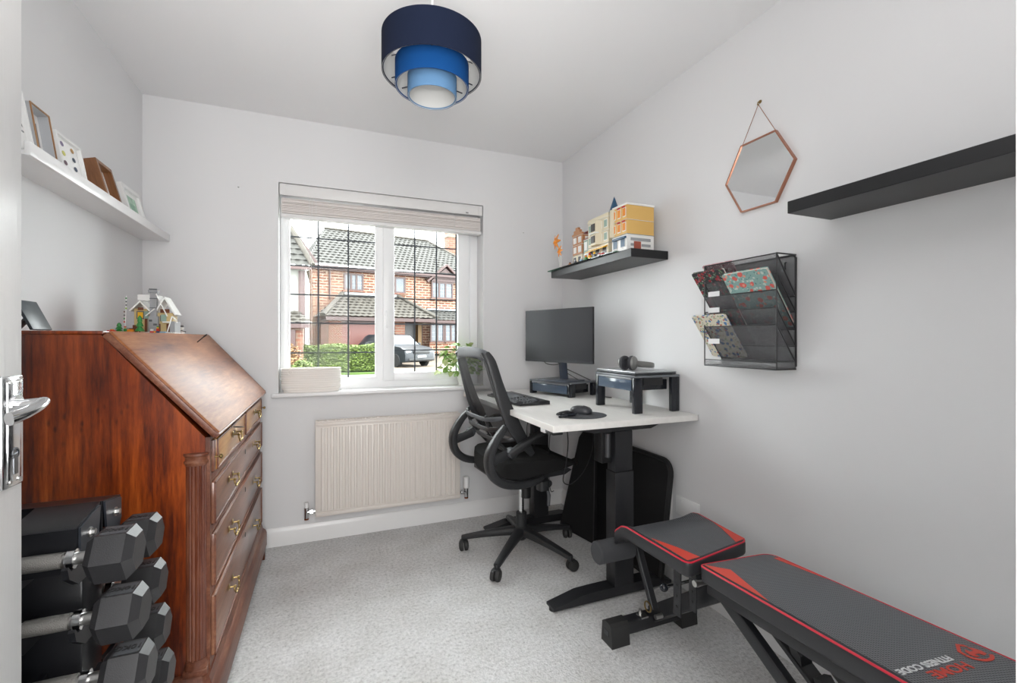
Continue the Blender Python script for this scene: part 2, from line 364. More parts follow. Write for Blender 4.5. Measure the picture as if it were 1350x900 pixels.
def leads(x0, x1, z0, z1, y, vx, hz, par):
    for x in vx: MB().box(x - 0.0048, x + 0.0048, y - 0.0025, y, z0, z1, bev=0.001, seg=1).build('lead_strip', LEAD, par)
    for z in hz: MB().box(x0, x1, y - 0.0022, y, z - 0.0042, z + 0.0042, bev=0.001, seg=1).build('lead_strip', LEAD, par)
leads(-0.193, 0.29, 0.917, 1.93, 3.0119, [-0.04, 0.131], [1.071, 1.25, 1.42, 1.592, 1.762], win)
leads(0.405, 0.82, 0.942, 1.885, 3.0079, [0.539, 0.682, 0.8165], [1.082, 1.251, 1.415, 1.588, 1.760], win)

# ---- venetian blind, raised
BL = mat('blind_slat', 'E6E0DC', 0.5); BLW = mat('blind_white', 'E4E3E2', 0.4)
bl = thing('venetian_blind', (0.36, 2.90, 1.84), 'white venetian blind pulled up at the top of the window', 'blind')
MB().box(-0.238, 0.956, 2.873, 2.885, 1.965, 2.028, bev=0.003).box(-0.238, -0.21, 2.871, 2.873, 1.966, 2.028).box(0.928, 0.956, 2.871, 2.873, 1.966, 2.028).build('valance', BLW, bl)
MB().box(-0.234, 0.952, 2.886, 2.93, 1.985, 2.033).build('headrail', BLW, bl)
MB().box(0.845, 0.862, 2.8695, 2.8729, 1.972, 1.979).build('cord_clip', mat('grey_clip', '8A8886', 0.5), bl)
sl = MB().box(-0.230, 0.948, -0.024, 0.024, -0.0024, 0.0024, bev=0.001, seg=1)
for i in range(14):
    o = sl.build('slat', BL, bl, local=True) if i == 0 else first.copy()
    if i == 0: first = o
    else: COL.objects.link(o); o.parent = bl
    o.location = (-0.36, 0.003 + 0.002 * math.sin(i * 2.3), 0.0285 + i * 0.0060 + (0.0015 if i > 8 else 0)); o.rotation_euler = (math.radians(1.2 * math.sin(i * 1.7)), 0, 0)
MB().box(-0.234, 0.952, 2.872, 2.932, 1.843, 1.863, bev=0.004).build('bottom_rail', BLW, bl)
for x in (-0.05, 0.36, 0.77): MB().box(x - 0.001, x + 0.001, 2.872, 2.875, 1.863, 1.966).build('ladder_cord', BLW, bl)
m = MB(); m.tube([(-0.085, 2.872, 1.965), (-0.087, 2.871, 1.6), (-0.086, 2.871, 1.16)], 0.0012, 5); m.tube([(-0.072, 2.872, 1.965), (-0.074, 2.871, 1.6), (-0.073, 2.871, 1.13)], 0.0012, 5)
m.lathe([(0.001, 0.0), (0.005, 0.005), (0.003, 0.03), (0.001, 0.034)], 8, (-0.086, 2.871, 1.13)); m.build('pull_cord', BLW, bl)

# ---- radiator
rx0, rx1, rz0, rz1 = -0.053, 0.782, 0.158, 0.690
rad = thing('radiator', (0.36, 2.81, rz0), 'white ribbed panel radiator on the wall under the window', 'radiator')
m = MB(); m.box(rx0, rx1, 2.779, 2.786, rz0, rz1, bev=0.003)
n = 25; pitch = (rx1 - rx0 - 0.05) / n
for i in range(n):
    c = rx0 + 0.025 + pitch * (i + 0.5)
    m.prism([(c - 0.0115, 2.7795), (c - 0.0075, 2.7735), (c + 0.0075, 2.7735), (c + 0.0115, 2.7795)], 'Z', rz0 + 0.034, rz1 - 0.034)
m.box(rx0 + 0.006, rx1 - 0.006, 2.7745, 2.779, rz0 + 0.006, rz0 + 0.024, bev=0.002); m.box(rx0 + 0.006, rx1 - 0.006, 2.7745, 2.779, rz1 - 0.024, rz1 - 0.006, bev=0.002)
m.build('front_panel', RADW, rad)
MB().box(rx0 + 0.004, rx1 - 0.004, 2.818, 2.826, rz0 + 0.004, rz1 - 0.008).build('back_panel', RADW, rad)
for x in (rx0, rx1 - 0.004): MB().box(x, x + 0.004, 2.784, 2.828, rz0 + 0.01, rz1 - 0.002, bev=0.001).build('side_panel', RADW, rad)
m = MB(); m.box(rx0, rx1, 2.779, 2.783, rz1 - 0.004, rz1 + 0.004); m.box(rx0, rx1, 2.824, 2.828, rz1 - 0.004, rz1 + 0.004)
for i in range(48): x = rx0 + 0.012 + i * (rx1 - rx0 - 0.024) / 47; m.box(x - 0.003, x + 0.003, 2.783, 2.824, rz1 - 0.002, rz1 + 0.001)
m.build('top_grille', RADW, rad)
m = MB()
for x in (rx0 + 0.15, rx1 - 0.15): m.box(x - 0.02, x + 0.02, 2.826, YB, rz0 + 0.1, rz1 - 0.1)
split(m, 'bracket', RADW, rad)
def valve(x, sgn, cap_h, cap_r):
    v = MB(); v.cyl((x, 2.80, rz0 + 0.03), (x + sgn * 0.05, 2.80, rz0 + 0.03), 0.012, 12); v.cyl((x + sgn * 0.012, 2.80, rz0 + 0.03), (x + sgn * 0.026, 2.80, rz0 + 0.03), 0.017, 6)
    v.cyl((x + sgn * 0.045, 2.80, rz0 - 0.002), (x + sgn * 0.045, 2.80, rz0 + 0.055), 0.013, 12)
    p = v.build('valve_body', CHROME, rad)
    MB().cyl((x + sgn * 0.045, 2.811, rz0 + 0.006), (x + sgn * 0.045, YB - 0.001, rz0 + 0.006), 0.0075, 10).build('copper_pipe', mat('painted_pipe', 'CFC3BC', 0.4), rad)
    MB().lathe([(0.008, 0), (cap_r, 0.006), (cap_r * 0.95, cap_h * 0.3), (cap_r, cap_h * 0.95), (cap_r * 0.8, cap_h), (0.0001, cap_h)], 16, (x + sgn * 0.045, 2.80, rz0 + 0.05)).build('valve_cap', GLOSSW, rad)
    MB().cyl((x + sgn * 0.045, 2.80, rz0 - 0.012), (x + sgn * 0.045, 2.80, rz0 - 0.001), 0.012, 10).build('copper_nut', mat('old_copper', '8A4B2E', 0.35, 0.8), rad)
valve(rx0, -1, 0.034, 0.011); valve(rx1, 1, 0.075, 0.019)

# ---- door, swung into the room
dx = -0.393
door = struct(MB().box(dx - 0.035, dx, 0.142, 0.852, 0.006, 1.985, bev=0.002), 'door_1', DOORW)
hd = MB().box(dx, dx + 0.005, 0.800, 0.845, 0.955, 1.104, bev=0.0024, seg=3).box(dx + 0.0045, dx + 0.0065, 0.808, 0.837, 0.963, 1.096, bev=0.0009).build('door_handle', CHROME, door, label='polished chrome lever handle')
m = MB(); m.cyl((dx + 0.004, 0.823, 1.065), (dx + 0.010, 0.823, 1.065), 0.013, 20); m.cyl((dx + 0.008, 0.823, 1.065), (dx + 0.036, 0.823, 1.067), 0.0065, 14)
m.build('spindle_neck', CHROME, hd)
pp = smoothpath([(dx + 0.030, 0.832, 1.069), (dx + 0.036, 0.820, 1.068), (dx + 0.038, 0.800, 1.063), (dx + 0.037, 0.775, 1.058), (dx + 0.034, 0.752, 1.055)], 5)
k = len(pp); MB().sweep(pp, [0.005 + 0.003 * math.sin(PI * (i / (k - 1)) ** 0.8) for i in range(k)], [0.0045 + 0.004 * (i / (k - 1)) for i in range(k)], n=14, pw=2.4).build('lever', CHROME, hd)
m = MB(); m.lathe([(0.008, 0), (0.0072, 0.0012), (0.0055, 0.0012), (0.0055, -0.001)], 16, (0, 0, 0), M=Matrix.Translation((dx + 0.0066, 0.823, 1.00)) @ Matrix.Rotation(PI / 2, 4, 'Y')); m.box(dx + 0.0062, dx + 0.0076, 0.8185, 0.8275, 0.972, 1.000, bev=0.0005, seg=1)
m.build('keyhole_cover', mat('dark_chrome', '7C7F83', 0.2, 1.0), hd)
m = MB()
for z in (0.963, 1.096):
    for y in (0.812, 0.833): m.cyl((dx + 0.006, y, z), (dx + 0.0078, y, z), 0.0028, 10)
split(m, 'screw', STEEL, hd)
MB().box(dx - 0.030, dx - 0.006, 0.8515, 0.8535, 0.96, 1.12).build('latch_plate', STEEL, door)
for z in (0.25, 1.0, 1.75): MB().cyl((dx + 0.002, 0.139, z - 0.045), (dx + 0.002, 0.139, z + 0.045), 0.005, 8).build('hinge', STEEL, door)

# ---- pendant lamp
LC = (0.300, 1.378)
lamp = thing('pendant_lamp', (LC[0], LC[1], 2.385), 'blue three-tier drum pendant lamp hanging from the ceiling', 'lamp')
INNER = mat('shade_lining', 'B9B9B7', 0.7)
def drum(name, r, z0, z1, colr, label):
    MB().lathe([(r, z0), (r, z1), (r - 0.0012, z1), (r - 0.0012, z0)], 64, (LC[0], LC[1], 0), closed=True).build(name, mat(name + '_fabric', colr, 0.9, bump=0.25, bscale=600, spec=0.12), lamp, label=label)
    s = MB(); s.lathe([(r - 0.0014, z0 + 0.0005), (r - 0.0014, z1 - 0.0005), (r - 0.0022, z1 - 0.0005), (r - 0.0022, z0 + 0.0005)], 64, (LC[0], LC[1], 0), closed=True)
    s.build('lining', INNER, lamp)
    ring = MB().tube([(LC[0] + (r - 0.004) * math.cos(2 * PI * i / 48), LC[1] + (r - 0.004) * math.sin(2 * PI * i / 48), z0 + 0.003) for i in range(48)], 0.0018, 6, closed=True)
    ring.build('rim_wire', mat(name + '_rim', colr, 0.6), lamp)
drum('outer_shade', 0.1485, 1.953, 2.060, '131A2C', 'navy outer drum')
drum('middle_shade', 0.110, 1.912, 1.985, '0C3C70', 'bright blue middle drum')
drum('inner_shade', 0.0735, 1.884, 1.946, '56789A', 'pale blue inner drum')
m = MB()
for a in (0.3, 0.3 + 2 * PI / 3, 0.3 + 4 * PI / 3):
    ca, sa = math.cos(a), math.sin(a)
    m.tube([(LC[0] + 0.02 * ca, LC[1] + 0.02 * sa, 2.045), (LC[0] + 0.147 * ca, LC[1] + 0.147 * sa, 2.045)], 0.0015, 5)
    m.tube([(LC[0] + 0.147 * ca, LC[1] + 0.147 * sa, 1.975), (LC[0] + 0.108 * ca, LC[1] + 0.108 * sa, 1.975)], 0.0018, 5)
    m.tube([(LC[0] + 0.109 * ca, LC[1] + 0.109 * sa, 1.935), (LC[0] + 0.072 * ca, LC[1] + 0.072 * sa, 1.935)], 0.0018, 5)
m.lathe([(0.021, 2.043), (0.021, 2.047), (0.017, 2.047), (0.017, 2.043)], 20, (LC[0], LC[1], 0), closed=True)
split(m, 'spider_wire', mat('frame_wire', '3A3A44', 0.4, 0.6), lamp)
MB().lathe([(0.0001, 2.085), (0.012, 2.082), (0.0195, 2.06), (0.0195, 2.03), (0.0001, 2.03)], 16, (LC[0], LC[1], 0)).build('bulb_holder', GLOSSW, lamp)
MB().lathe([(0.0001, 1.945), (0.015, 1.95), (0.028, 1.968), (0.028, 1.985), (0.014, 2.02), (0.013, 2.03)], 18, (LC[0], LC[1], 0)).build('bulb', mat('opal_bulb', 'E9E7E2', 0.3), lamp)
MB().cyl((LC[0], LC[1], 2.083), (LC[0], LC[1], 2.37), 0.003, 8).build('cord', GLOSSW, lamp)
MB().lathe([(0.045, 2.399), (0.043, 2.385), (0.02, 2.368), (0.0001, 2.366)], 24, (LC[0], LC[1], 0)).build('ceiling_rose', GLOSSW, lamp)

# ================================================================== LEFT WALL: ledge and pictures
led = thing('picture_ledge', (-0.80, 2.25, 1.655), 'long white picture ledge on the left wall', 'shelf')
m = MB(); m.box(XL, -0.7572, 1.651, 2.854, 1.656, 1.668); m.build('board', GLOSSW, led)
MB().box(-0.757, -0.745, 1.65, 2.855, 1.655, 1.692, bev=0.001).build('front_lip', GLOSSW, led)
MB().box(XL, XL + 0.010, 1.652, 2.853, 1.6682, 1.70).build('back_strip', GLOSSW, led)
OAK = wood('oak_frame', [(0.3, '8A6238'), (0.5, 'B4895A'), (0.7, 'C9A377')], 'Z', 3, 0.4, 0.1, False)
BROWNF = wood('brown_frame', [(0.3, '6B4526'), (0.5, '916440'), (0.7, 'A67C54')], 'Z', 3, 0.4, 0.1, False)
WFR = mat('white_frame', 'E8E8E7', 0.4); GFR = mat('grey_frame', 'B9BBBE', 0.4); MAT_ = mat('card_mount', 'EFEFEE', 0.8)
def picture(y0, y1, h, depth, fm, bar, label, art=None, drop=0.03, foot=-0.759):
    """leans back on the left wall; local x = out of the picture"""
    t = thing('picture', (foot, (y0 + y1) / 2, 1.6685), label, 'picture', group='pictures on the white ledge')
    top = math.asin(drop / h)
    M = Matrix.Rotation(-top, 4, 'Y')
    def L(mb, name, m_, lab=None):
        o = mb.build(name, m_, t, local=True, label=lab); o.matrix_local = M; return o
    w2 = (y1 - y0) / 2
    m = MB(); m.box(-depth, 0, -w2, -w2 + bar, 0, h, bev=0.0008, seg=1); m.box(-depth, 0, w2 - bar, w2, 0, h, bev=0.0008, seg=1); m.box(-depth, 0, -w2 + bar, w2 - bar, 0, bar, bev=0.0008, seg=1); m.box(-depth, 0, -w2 + bar, w2 - bar, h - bar, h, bev=0.0008, seg=1)
    L(m, 'frame', fm)
    L(MB().box(-depth * 0.75, -depth * 0.6, -w2 + bar, w2 - bar, bar, h - bar), 'mount', MAT_)
    L(MB().box(-depth - 0.004, -depth, -w2 * 0.25, w2 * 0.25, 0.003, h * 0.7), 'easel_back', BPLAST)
    if art: art(L, -depth * 0.6, w2 - bar, bar, h - bar)
    return t
INK = mat('grey_ink', '8F9195', 0.7)
def art_script(L, x, w2, z0, z1):
    m = MB()
    for r in range(4):
        z = z0 + (z1 - z0) * (0.35 + 0.09 * r)
        pts = [(x + 0.0006, w2 * 0.92 - 0.035 + 0.03 * i / 22, z + 0.003 * math.sin(i * 1.9 + r) * (1 if i % 5 else 2)) for i in range(23)]
        m.tube(pts, 0.0006, 4)
    L(m, 'lettering', INK)
def art_photo(c1, c2):
    def f(L, x, w2, z0, z1):
        hh = z1 - z0; L(MB().box(x, x + 0.001, -w2 * 0.62, w2 * 0.62, z0 + hh * 0.18, z1 - hh * 0.18), 'photo', mat('photo_' + c1, c1, 0.4, var=0.5, vscale=40))
        L(MB().box(x + 0.001, x + 0.0014, -w2 * 0.3, w2 * 0.35, z0 + hh * 0.3, z0 + hh * 0.55), 'photo_subject', mat('photo_' + c2, c2, 0.4, var=0.3, vscale=60))
    return f
def art_dots(L, x, w2, z0, z1):
    cols = ['4B4F63', 'C8A9A0', '5C3F4C', '39445E', 'C7C36A', '3F4B5C', '8A7F9A', 'B98F56']
    for i in range(8):
        a, b = i % 2, i // 2
        c = (x + 0.001, w2 * (-0.45 + 0.9 * a), z0 + (z1 - z0) * (0.14 + 0.24 * b)); s = MB()
        s.lathe([(0.0001, 0.0006), (0.0105, 0.0006), (0.0105, 0.0)], 14, sx=0.75, M=Matrix.Translation(c) @ Matrix.Rotation(PI / 2, 4, 'Y'))
        L(s, 'painted_dot', mat('dot_' + cols[i], cols[i], 0.6))
picture(1.600, 1.716, 0.185, 0.020, WFR, 0.006, 'white framed print with grey script at the near end of the ledge', art_script, 0.031)
p2 = picture(1.728, 1.828, 0.166, 0.042, GFR, 0.005, 'deep pale grey frame with oak edge and a dark photograph', art_photo('4A4E57', '8E8F96'), 0.024)
p3 = picture(1.868, 2.030, 0.145, 0.018, WFR, 0.009, 'white framed print of coloured spots on the ledge', art_dots, 0.024)
picture(2.195, 2.335, 0.178, 0.045, BROWNF, 0.014, 'deep brown wooden box frame on the ledge', art_photo('C9CBB0', 'B5B85A'), 0.046)
picture(2.400, 2.600, 0.152, 0.018, WFR, 0.018, 'white frame with a green picture at the far end of the ledge', art_photo('9FBFA9', '7FA890'), 0.036)
# oak slip on the front edge of the second frame, thin black frame standing behind the spots print
f2 = [c for c in p2.children if c.name.startswith('frame')][0]
m = MB(); w2 = 0.05
for (a, b, c, d) in [(-w2, -w2 + 0.004, 0, 0.166), (w2 - 0.004, w2, 0, 0.166), (-w2 + 0.004, w2 - 0.004, 0.162, 0.166)]: m.box(0.0, 0.003, a, b, c, d)
o = m.build('oak_edge', OAK, f2, local=True, label='oak front edge')
f3 = [c for c in p3.children if c.name.startswith('frame')][0]
MB().box(-0.045, -0.019, -0.078, 0.078, 0.0, 0.138).build('backing_box', BPLAST, f3, local=True, label='black backing box')

# ================================================================== BUREAU
SIDEW = wood('bureau_side_wood', [(0.28, '260C06'), (0.40, '522010'), (0.50, '86390F'), (0.60, 'AA521C'), (0.74, 'C67634')], 'Z', 1.0, 0.3, 0.35)
LIDW = wood('bureau_lid_wood', [(0.3, '5E3220'), (0.45, '8B5636'), (0.58, 'A6714A'), (0.72, 'B98B66')], 'Y', 1.0, 0.42, 0.0, knots=False); LIDW.node_tree.nodes['Principled BSDF'].inputs['Specular IOR Level'].default_value = 0.2
DRW = wood('drawer_wood', [(0.3, '5B3423'), (0.45, '80523A'), (0.58, '966549'), (0.72, 'AA7E5F')], 'Y', 1.1, 0.28, 0.4, knots=False)
DRY = wood('yellow_drawer_wood', [(0.3, '8A5526'), (0.45, 'B47B3B'), (0.6, 'CC9750'), (0.75, 'DBAE6C')], 'Y', 1.1, 0.28, 0.4, knots=False)
MLDW = wood('moulding_wood', [(0.3, '4A2618'), (0.5, '774631'), (0.7, 'A5785C')], 'Y', 1.0, 0.42, 0.1, knots=False)
COLW = wood('column_wood', [(0.3, '3E1D12'), (0.5, '6C3A26'), (0.7, '8C5A42')], 'Z', 1.4, 0.25, 0.5, knots=False)
FX, BY0, BY1 = -0.318, 1.600, 2.735
bur = thing('writing_bureau', (-0.59, 2.17, 0.0), 'antique reddish-brown wooden writing bureau with sloping lid and brass handles', 'bureau')
prof = [(-0.845, 0.17), (FX - 0.0122, 0.17), (FX - 0.0122, 0.862), (-0.575, 1.166), (-0.845, 1.166)]
MB().prism(prof, 'Y', BY0, BY0 + 0.02).build('side_panel', SIDEW, bur)
MB().prism(prof, 'Y', BY1 - 0.02, BY1).build('side_panel', SIDEW, bur)
MB().prism([(-0.843, 0.175), (FX - 0.02, 0.175), (FX - 0.02, 0.855), (-0.580, 1.155), (-0.843, 1.155)], 'Y', BY0 + 0.02, BY1 - 0.02).build('carcass', SIDEW, bur)
MB().box(-0.848, -0.568, BY0 - 0.004, BY1 + 0.004, 1.1662, 1.176, bev=0.002).build('top_board', SIDEW, bur)
# lid
ang = math.atan2(1.176 - 0.872, -0.568 + 0.305)       # slope
dl_ = Vector((-0.568 + 0.305, 0, 1.176 - 0.872)).normalized(); nn = Vector((dl_.z, 0, -dl_.x))
p0 = Vector((-0.303, 0, 0.866)); Ls = 0.398
Ml = Matrix(((dl_.x, 0, nn.x, p0.x), (0, 1, 0, 0), (dl_.z, 0, nn.z, p0.z), (0, 0, 0, 1)))
lid = MB().box(0.0, Ls, BY0 - 0.006, BY1 + 0.006, -0.002, 0.016, bev=0.004, M=Ml).build('lid', LIDW, bur, label='polished sloping lid')
m = MB(); m.box(0.0, Ls, BY0 - 0.010, BY0 - 0.0005, -0.008, 0.010, bev=0.003, M=Ml); m.box(0.0, Ls, BY1 + 0.0005, BY1 + 0.010, -0.008, 0.010, bev=0.003, M=Ml)
m.box(-0.006, 0.012, BY0 - 0.008, BY1 + 0.008, -0.006, 0.012, bev=0.003, M=Ml); m.build('lid_moulding', MLDW, lid)
# front frame
m = MB(); m.box(FX - 0.0118, FX, BY0 + 0.001, BY1 - 0.001, 0.848, 0.8615)
for z in (0.736, 0.580, 0.394): m.box(FX - 0.0115, FX + 0.001, BY0 + 0.0195, BY1 - 0.0195, z - 0.013, z + 0.013, bev=0.002)
m.box(FX - 0.0118, FX, BY0 + 0.001, BY0 + 0.019, 0.173, 0.8478); m.box(FX - 0.0118, FX, BY1 - 0.019, BY1 - 0.001, 0.173, 0.8478); m.box(FX - 0.0118, FX - 0.0005, BY0 + 0.0195, BY1 - 0.0195, 0.173, 0.195)
m.box(FX - 0.0118, FX - 0.0003, 2.186, 2.199, 0.7495, 0.8475)
split(m, 'front_rail', MLDW, bur)
def brass_handle(par, y, z, w_=0.036, droop=0.026):
    x = FX + 0.012; pl = MB()
    for s in (-1, 1):
        pl.lathe([(0.0001, 0.003), (0.004, 0.003), (0.011, 0.0012), (0.012, 0)], 12, M=Matrix.Translation((x - 0.001, y + s * w_, z)) @ Matrix.Rotation(PI / 2, 4, 'Y'))
        pl.cyl((x, y + s * w_, z), (x + 0.016, y + s * w_, z), 0.003, 8)
        pl.sphere((x + 0.017, y + s * w_, z), 0.0048, 8)
    h_ = pl.build('handle', BRASS, par, label='brass swan-neck handle')
    pts = smoothpath([(x + 0.015, y - w_, z - 0.002), (x + 0.018, y - w_ * 1.12, z - droop * 0.5), (x + 0.020, y - w_ * 0.75, z - droop), (x + 0.021, y - w_ * 0.25, z - droop * 0.82), (x + 0.022, y, z - droop * 0.98), (x + 0.021, y + w_ * 0.25, z - droop * 0.82), (x + 0.020, y + w_ * 0.75, z - droop), (x + 0.018, y + w_ * 1.12, z - droop * 0.5), (x + 0.015, y + w_, z - 0.002)], 4)
    MB().tube(pts, 0.0028, 7).build('bail', BRASS, h_)
def escutcheon(par, y, z):
    MB().lathe([(0.0001, 0.0015), (0.006, 0.0015), (0.007, 0)], 10, sx=1.5, M=Matrix.Translation((FX + 0.011, y, z)) @ Matrix.Rotation(PI / 2, 4, 'Y')).build('escutcheon', DARKBR, par)
def drawer(y0, y1, z0, z1, m_, hs, label=None, lock=True):
    d = MB().box(FX - 0.010, FX + 0.008, y0, y1, z0, z1, bev=0.003).build('drawer', m_, bur, label=label)
    e = MB()
    for (a, b, c, dd) in [(y0, y1, z0, z0 + 0.006), (y0, y1, z1 - 0.006, z1), (y0, y0 + 0.006, z0, z1), (y1 - 0.006, y1, z0, z1)]: e.box(FX + 0.006, FX + 0.0115, a, b, c, dd, bev=0.002)
    e.build('cock_bead', MLDW, d)
    for y in hs: brass_handle(d, y, (z0 + z1) / 2 + 0.012, 0.034 if len(hs) > 1 else 0.026)
    if lock: escutcheon(d, (y0 + y1) / 2, z1 - 0.032)
    return d
dA = drawer(1.655, 2.183, 0.751, 0.846, DRY, [1.93], 'small honey-coloured top drawer')
dB = drawer(2.202, 2.700, 0.751, 0.846, DRY, [2.46], 'small honey-coloured top drawer')
d2 = drawer(1.622, 2.713, 0.596, 0.721, DRW, [1.86, 2.42]); d3 = drawer(1.622, 2.713, 0.409, 0.565, DRW, [1.86, 2.42]); d4 = drawer(1.622, 2.713, 0.198, 0.379, DRW, [1.86, 2.42])
# lid supports with knobs
for y in (1.637, 2.712):
    lo = MB().box(FX - 0.01, FX + 0.006, y - 0.008, y + 0.008, 0.752, 0.846, bev=0.001).build('lid_support', DARKBR if False else MLDW, bur)
    MB().lathe([(0.003, 0), (0.003, 0.010), (0.007, 0.014), (0.007, 0.019), (0.0001, 0.022)], 12, M=Matrix.Translation((FX + 0.006, y, 0.795)) @ Matrix.Rotation(PI / 2, 4, 'Y')).build('knob', BRASS, lo)
# keys left in the locks
def key(par, loc, M):
    m = MB(); m.cyl((0, 0, 0), (0.034, 0, 0), 0.0022, 8, M=M); m.tube([(0.034 + 0.010 + 0.010 * math.cos(a * PI / 8), 0.010 * math.sin(a * PI / 8), 0) for a in range(16)], 0.0018, 6, closed=True, M=M)
    m.build('key', DARKBR, par, label='old iron key in the lock')
key(dA, None, Matrix.Translation((FX + 0.004, 1.92, 0.836)) @ Matrix.Rotation(math.radians(55), 4, 'Z') @ Matrix.Rotation(0.2, 4, 'Y'))
key(lid, None, Matrix.Translation(tuple(p0 + dl_ * (Ls - 0.05) + nn * 0.012 + Vector((0, 2.37, 0)))) @ Matrix.Rotation(math.radians(25), 4, 'Z') @ Matrix.Rotation(math.radians(-44), 4, 'Y') )
# fluted quarter columns
def fluted(yc, sgn):
    m = MB(); xc = FX - 0.034; R = 0.026; pts = []
    N_ = 72
    for i in range(N_):
        a = 2 * PI * i / N_; r = R - 0.0035 * max(0, math.cos(a * 16)) ** 0.6; pts.append((xc + r * math.cos(a), yc + r * math.sin(a) * 0.7))
    m.prism(pts, 'Z', 0.215, 0.785)
    return m.build('fluted_column', COLW, bur), xc
cA, xc = fluted(BY0 - 0.001, 1)
m = MB(); m.box(xc - 0.031, xc + 0.031, BY0 - 0.021, BY0, 0.17, 0.19, bev=0.003); m.lathe([(0.031, 0), (0.031, 0.008), (0.027, 0.018), (0.027, 0.026)], 24, (xc, BY0 - 0.001, 0.190), sy=0.72)
m.build('column_base', MLDW, cA); m = MB(); m.lathe([(0.026, 0), (0.031, 0.008), (0.031, 0.013), (0.027, 0.016), (0.028, 0.026), (0.032, 0.030), (0.032, 0.036)], 24, (xc, BY0 - 0.001, 0.783), sy=0.72); m.build('capital', MLDW, cA)
# plinth
m = MB()
pr = [(0, 0.06), (0.040, 0.06), (0.040, 0.125), (0.034, 0.140), (0.022, 0.150), (0.016, 0.172), (0, 0.172)]
m.prism([(FX - 0.012 + a, b) for a, b in pr], 'Y', BY0 - 0.03, BY1 + 0.022)
m.prism([(BY0 - a, b) for a, b in [(0, 0.06), (0.03, 0.06), (0.03, 0.125), (0.025, 0.140), (0.016, 0.150), (0.012, 0.172), (0, 0.172)]], 'X', -0.845, FX - 0.012)
m.prism([(BY1 + a, b) for a, b in [(0, 0.06), (0.022, 0.06), (0.022, 0.14), (0.012, 0.150), (0.006, 0.172), (0, 0.172)]], 'X', -0.845, FX - 0.012)
m.build('plinth', MLDW, bur)
for y in (BY0 - 0.028, BY1 - 0.03):
    for x in (-0.835, FX - 0.024):
        MB().prism([(y, 0.0), (y + 0.045, 0.0), (y + 0.05, 0.062), (y, 0.062)], 'X', x, x + 0.048).build('bracket_foot', COLW, bur)

# ---- things on the bureau top (z = 1.176)
TZ = 1.1762
t = thing('tablet', (-0.795, 1.75, TZ), 'black tablet-like photo frame leaning on its stand, left on the bureau', 'frame')
M = Matrix.Rotation(math.radians(-24), 4, 'Y')
o = MB().box(-0.004, 0.004, -0.05, 0.05, 0.004, 0.095, bev=0.002).build('screen_body', mat('slate_plastic', '2A363B', 0.35), t, local=True); o.matrix_local = Matrix.Translation((0.032, 0, 0.0)) @ M
o = MB().box(-0.003, 0.003, -0.015, 0.015, 0.0, 0.05, bev=0.001).build('stand', BPLAST, t, local=True); o.matrix_local = Matrix.Translation((-0.028, 0, 0.001)) @ Matrix.Rotation(math.radians(38), 4, 'Y')

# brick toy house
def studs(m, x0, x1, y0, y1, z, s=0.008, r=0.0024, h=0.0017, mi=0):
    nx = max(1, int((x1 - x0) / s)); ny = max(1, int((y1 - y0) / s))
    for i in range(nx):
        for j in range(ny):
            m.cyl((x0 + (i + 0.5) * (x1 - x0) / nx, y0 + (j + 0.5) * (y1 - y0) / ny, z), (x0 + (i + 0.5) * (x1 - x0) / nx, y0 + (j + 0.5) * (y1 - y0) / ny, z + h), r, 6, mi)
TC = lambda n, c: mat('toy_' + n, c, 0.3)
TW, TG, TDG, TR, TY, TGR, TTAN, TBR, TBL, TOR = TC('white', 'EDEDEA'), TC('grey', '9A9C9E'), TC('dark_grey', '55585B'), TC('red', 'C32A22'), TC('yellow', 'E9B422'), TC('green', '2F8A3D'), TC('tan', 'C9B27F'), TC('brown', '6A3B22'), TC('blue', '27506F'), TC('orange', 'E38A1E')
tx, ty = -0.655, 2.31
toy = thing('toy_brick_house', (tx, ty, TZ), 'toy brick winter cottage with grey chimney and snowy roofs on the bureau', 'toy')
def TB(name, m_, boxes, st=None, par=toy):
    m = MB()
    for b in boxes: m.box(tx + b[0], tx + b[1], ty + b[2], ty + b[3], TZ + b[4], TZ + b[5], bev=0.0006, seg=1)
    if st: studs(m, tx + st[0], tx + st[1], ty + st[2], ty + st[3], TZ + st[4])
    return m.build(name, m_, par)
TB('base_plate', TW, [(-0.075, 0.085, -0.06, 0.06, 0, 0.004)], (-0.075, 0.085, -0.06, -0.03, 0.004))
wl = TB('cottage_wall', TTAN, [(-0.058, -0.015, -0.03, 0.03, 0.004, 0.10), (0.018, 0.072, -0.03, 0.03, 0.004, 0.085)])
TB('door', TBR, [(-0.062, -0.045, -0.033, -0.030, 0.004, 0.034), (0.05, 0.068, -0.033, -0.03, 0.004, 0.04)])
TB('window', TY, [(-0.046, -0.028, -0.034, -0.030, 0.062, 0.086)], par=wl)
TB('window_frame', TDG, [(-0.050, -0.024, -0.032, -0.0305, 0.058, 0.09), (0.028, 0.044, -0.032, -0.03, 0.05, 0.075)], par=wl)
def toyroof(a, b, z0, zt, name='snowy_roof', mm=TW):
    c = (a + b) / 2; m = MB(); m.prism([(tx + a, TZ + z0), (tx + a + 0.005, TZ + z0 - 0.003), (tx + c, TZ + zt - 0.008), (tx + b - 0.005, TZ + z0 - 0.003), (tx + b, TZ + z0), (tx + c, TZ + zt)], 'Y', ty - 0.042, ty + 0.04); m.build(name, mm, toy)
toyroof(-0.072, 0.0, 0.092, 0.133); toyroof(0.006, 0.085, 0.078, 0.15)
TB('snowy_roof', TW, [(-0.05, 0.02, -0.02, 0.035, 0.135, 0.158)], None)
TB('gable', TBR, [(-0.045, -0.026, -0.036, -0.034, 0.094, 0.105), (0.03, 0.06, -0.036, -0.03, 0.085, 0.1)])
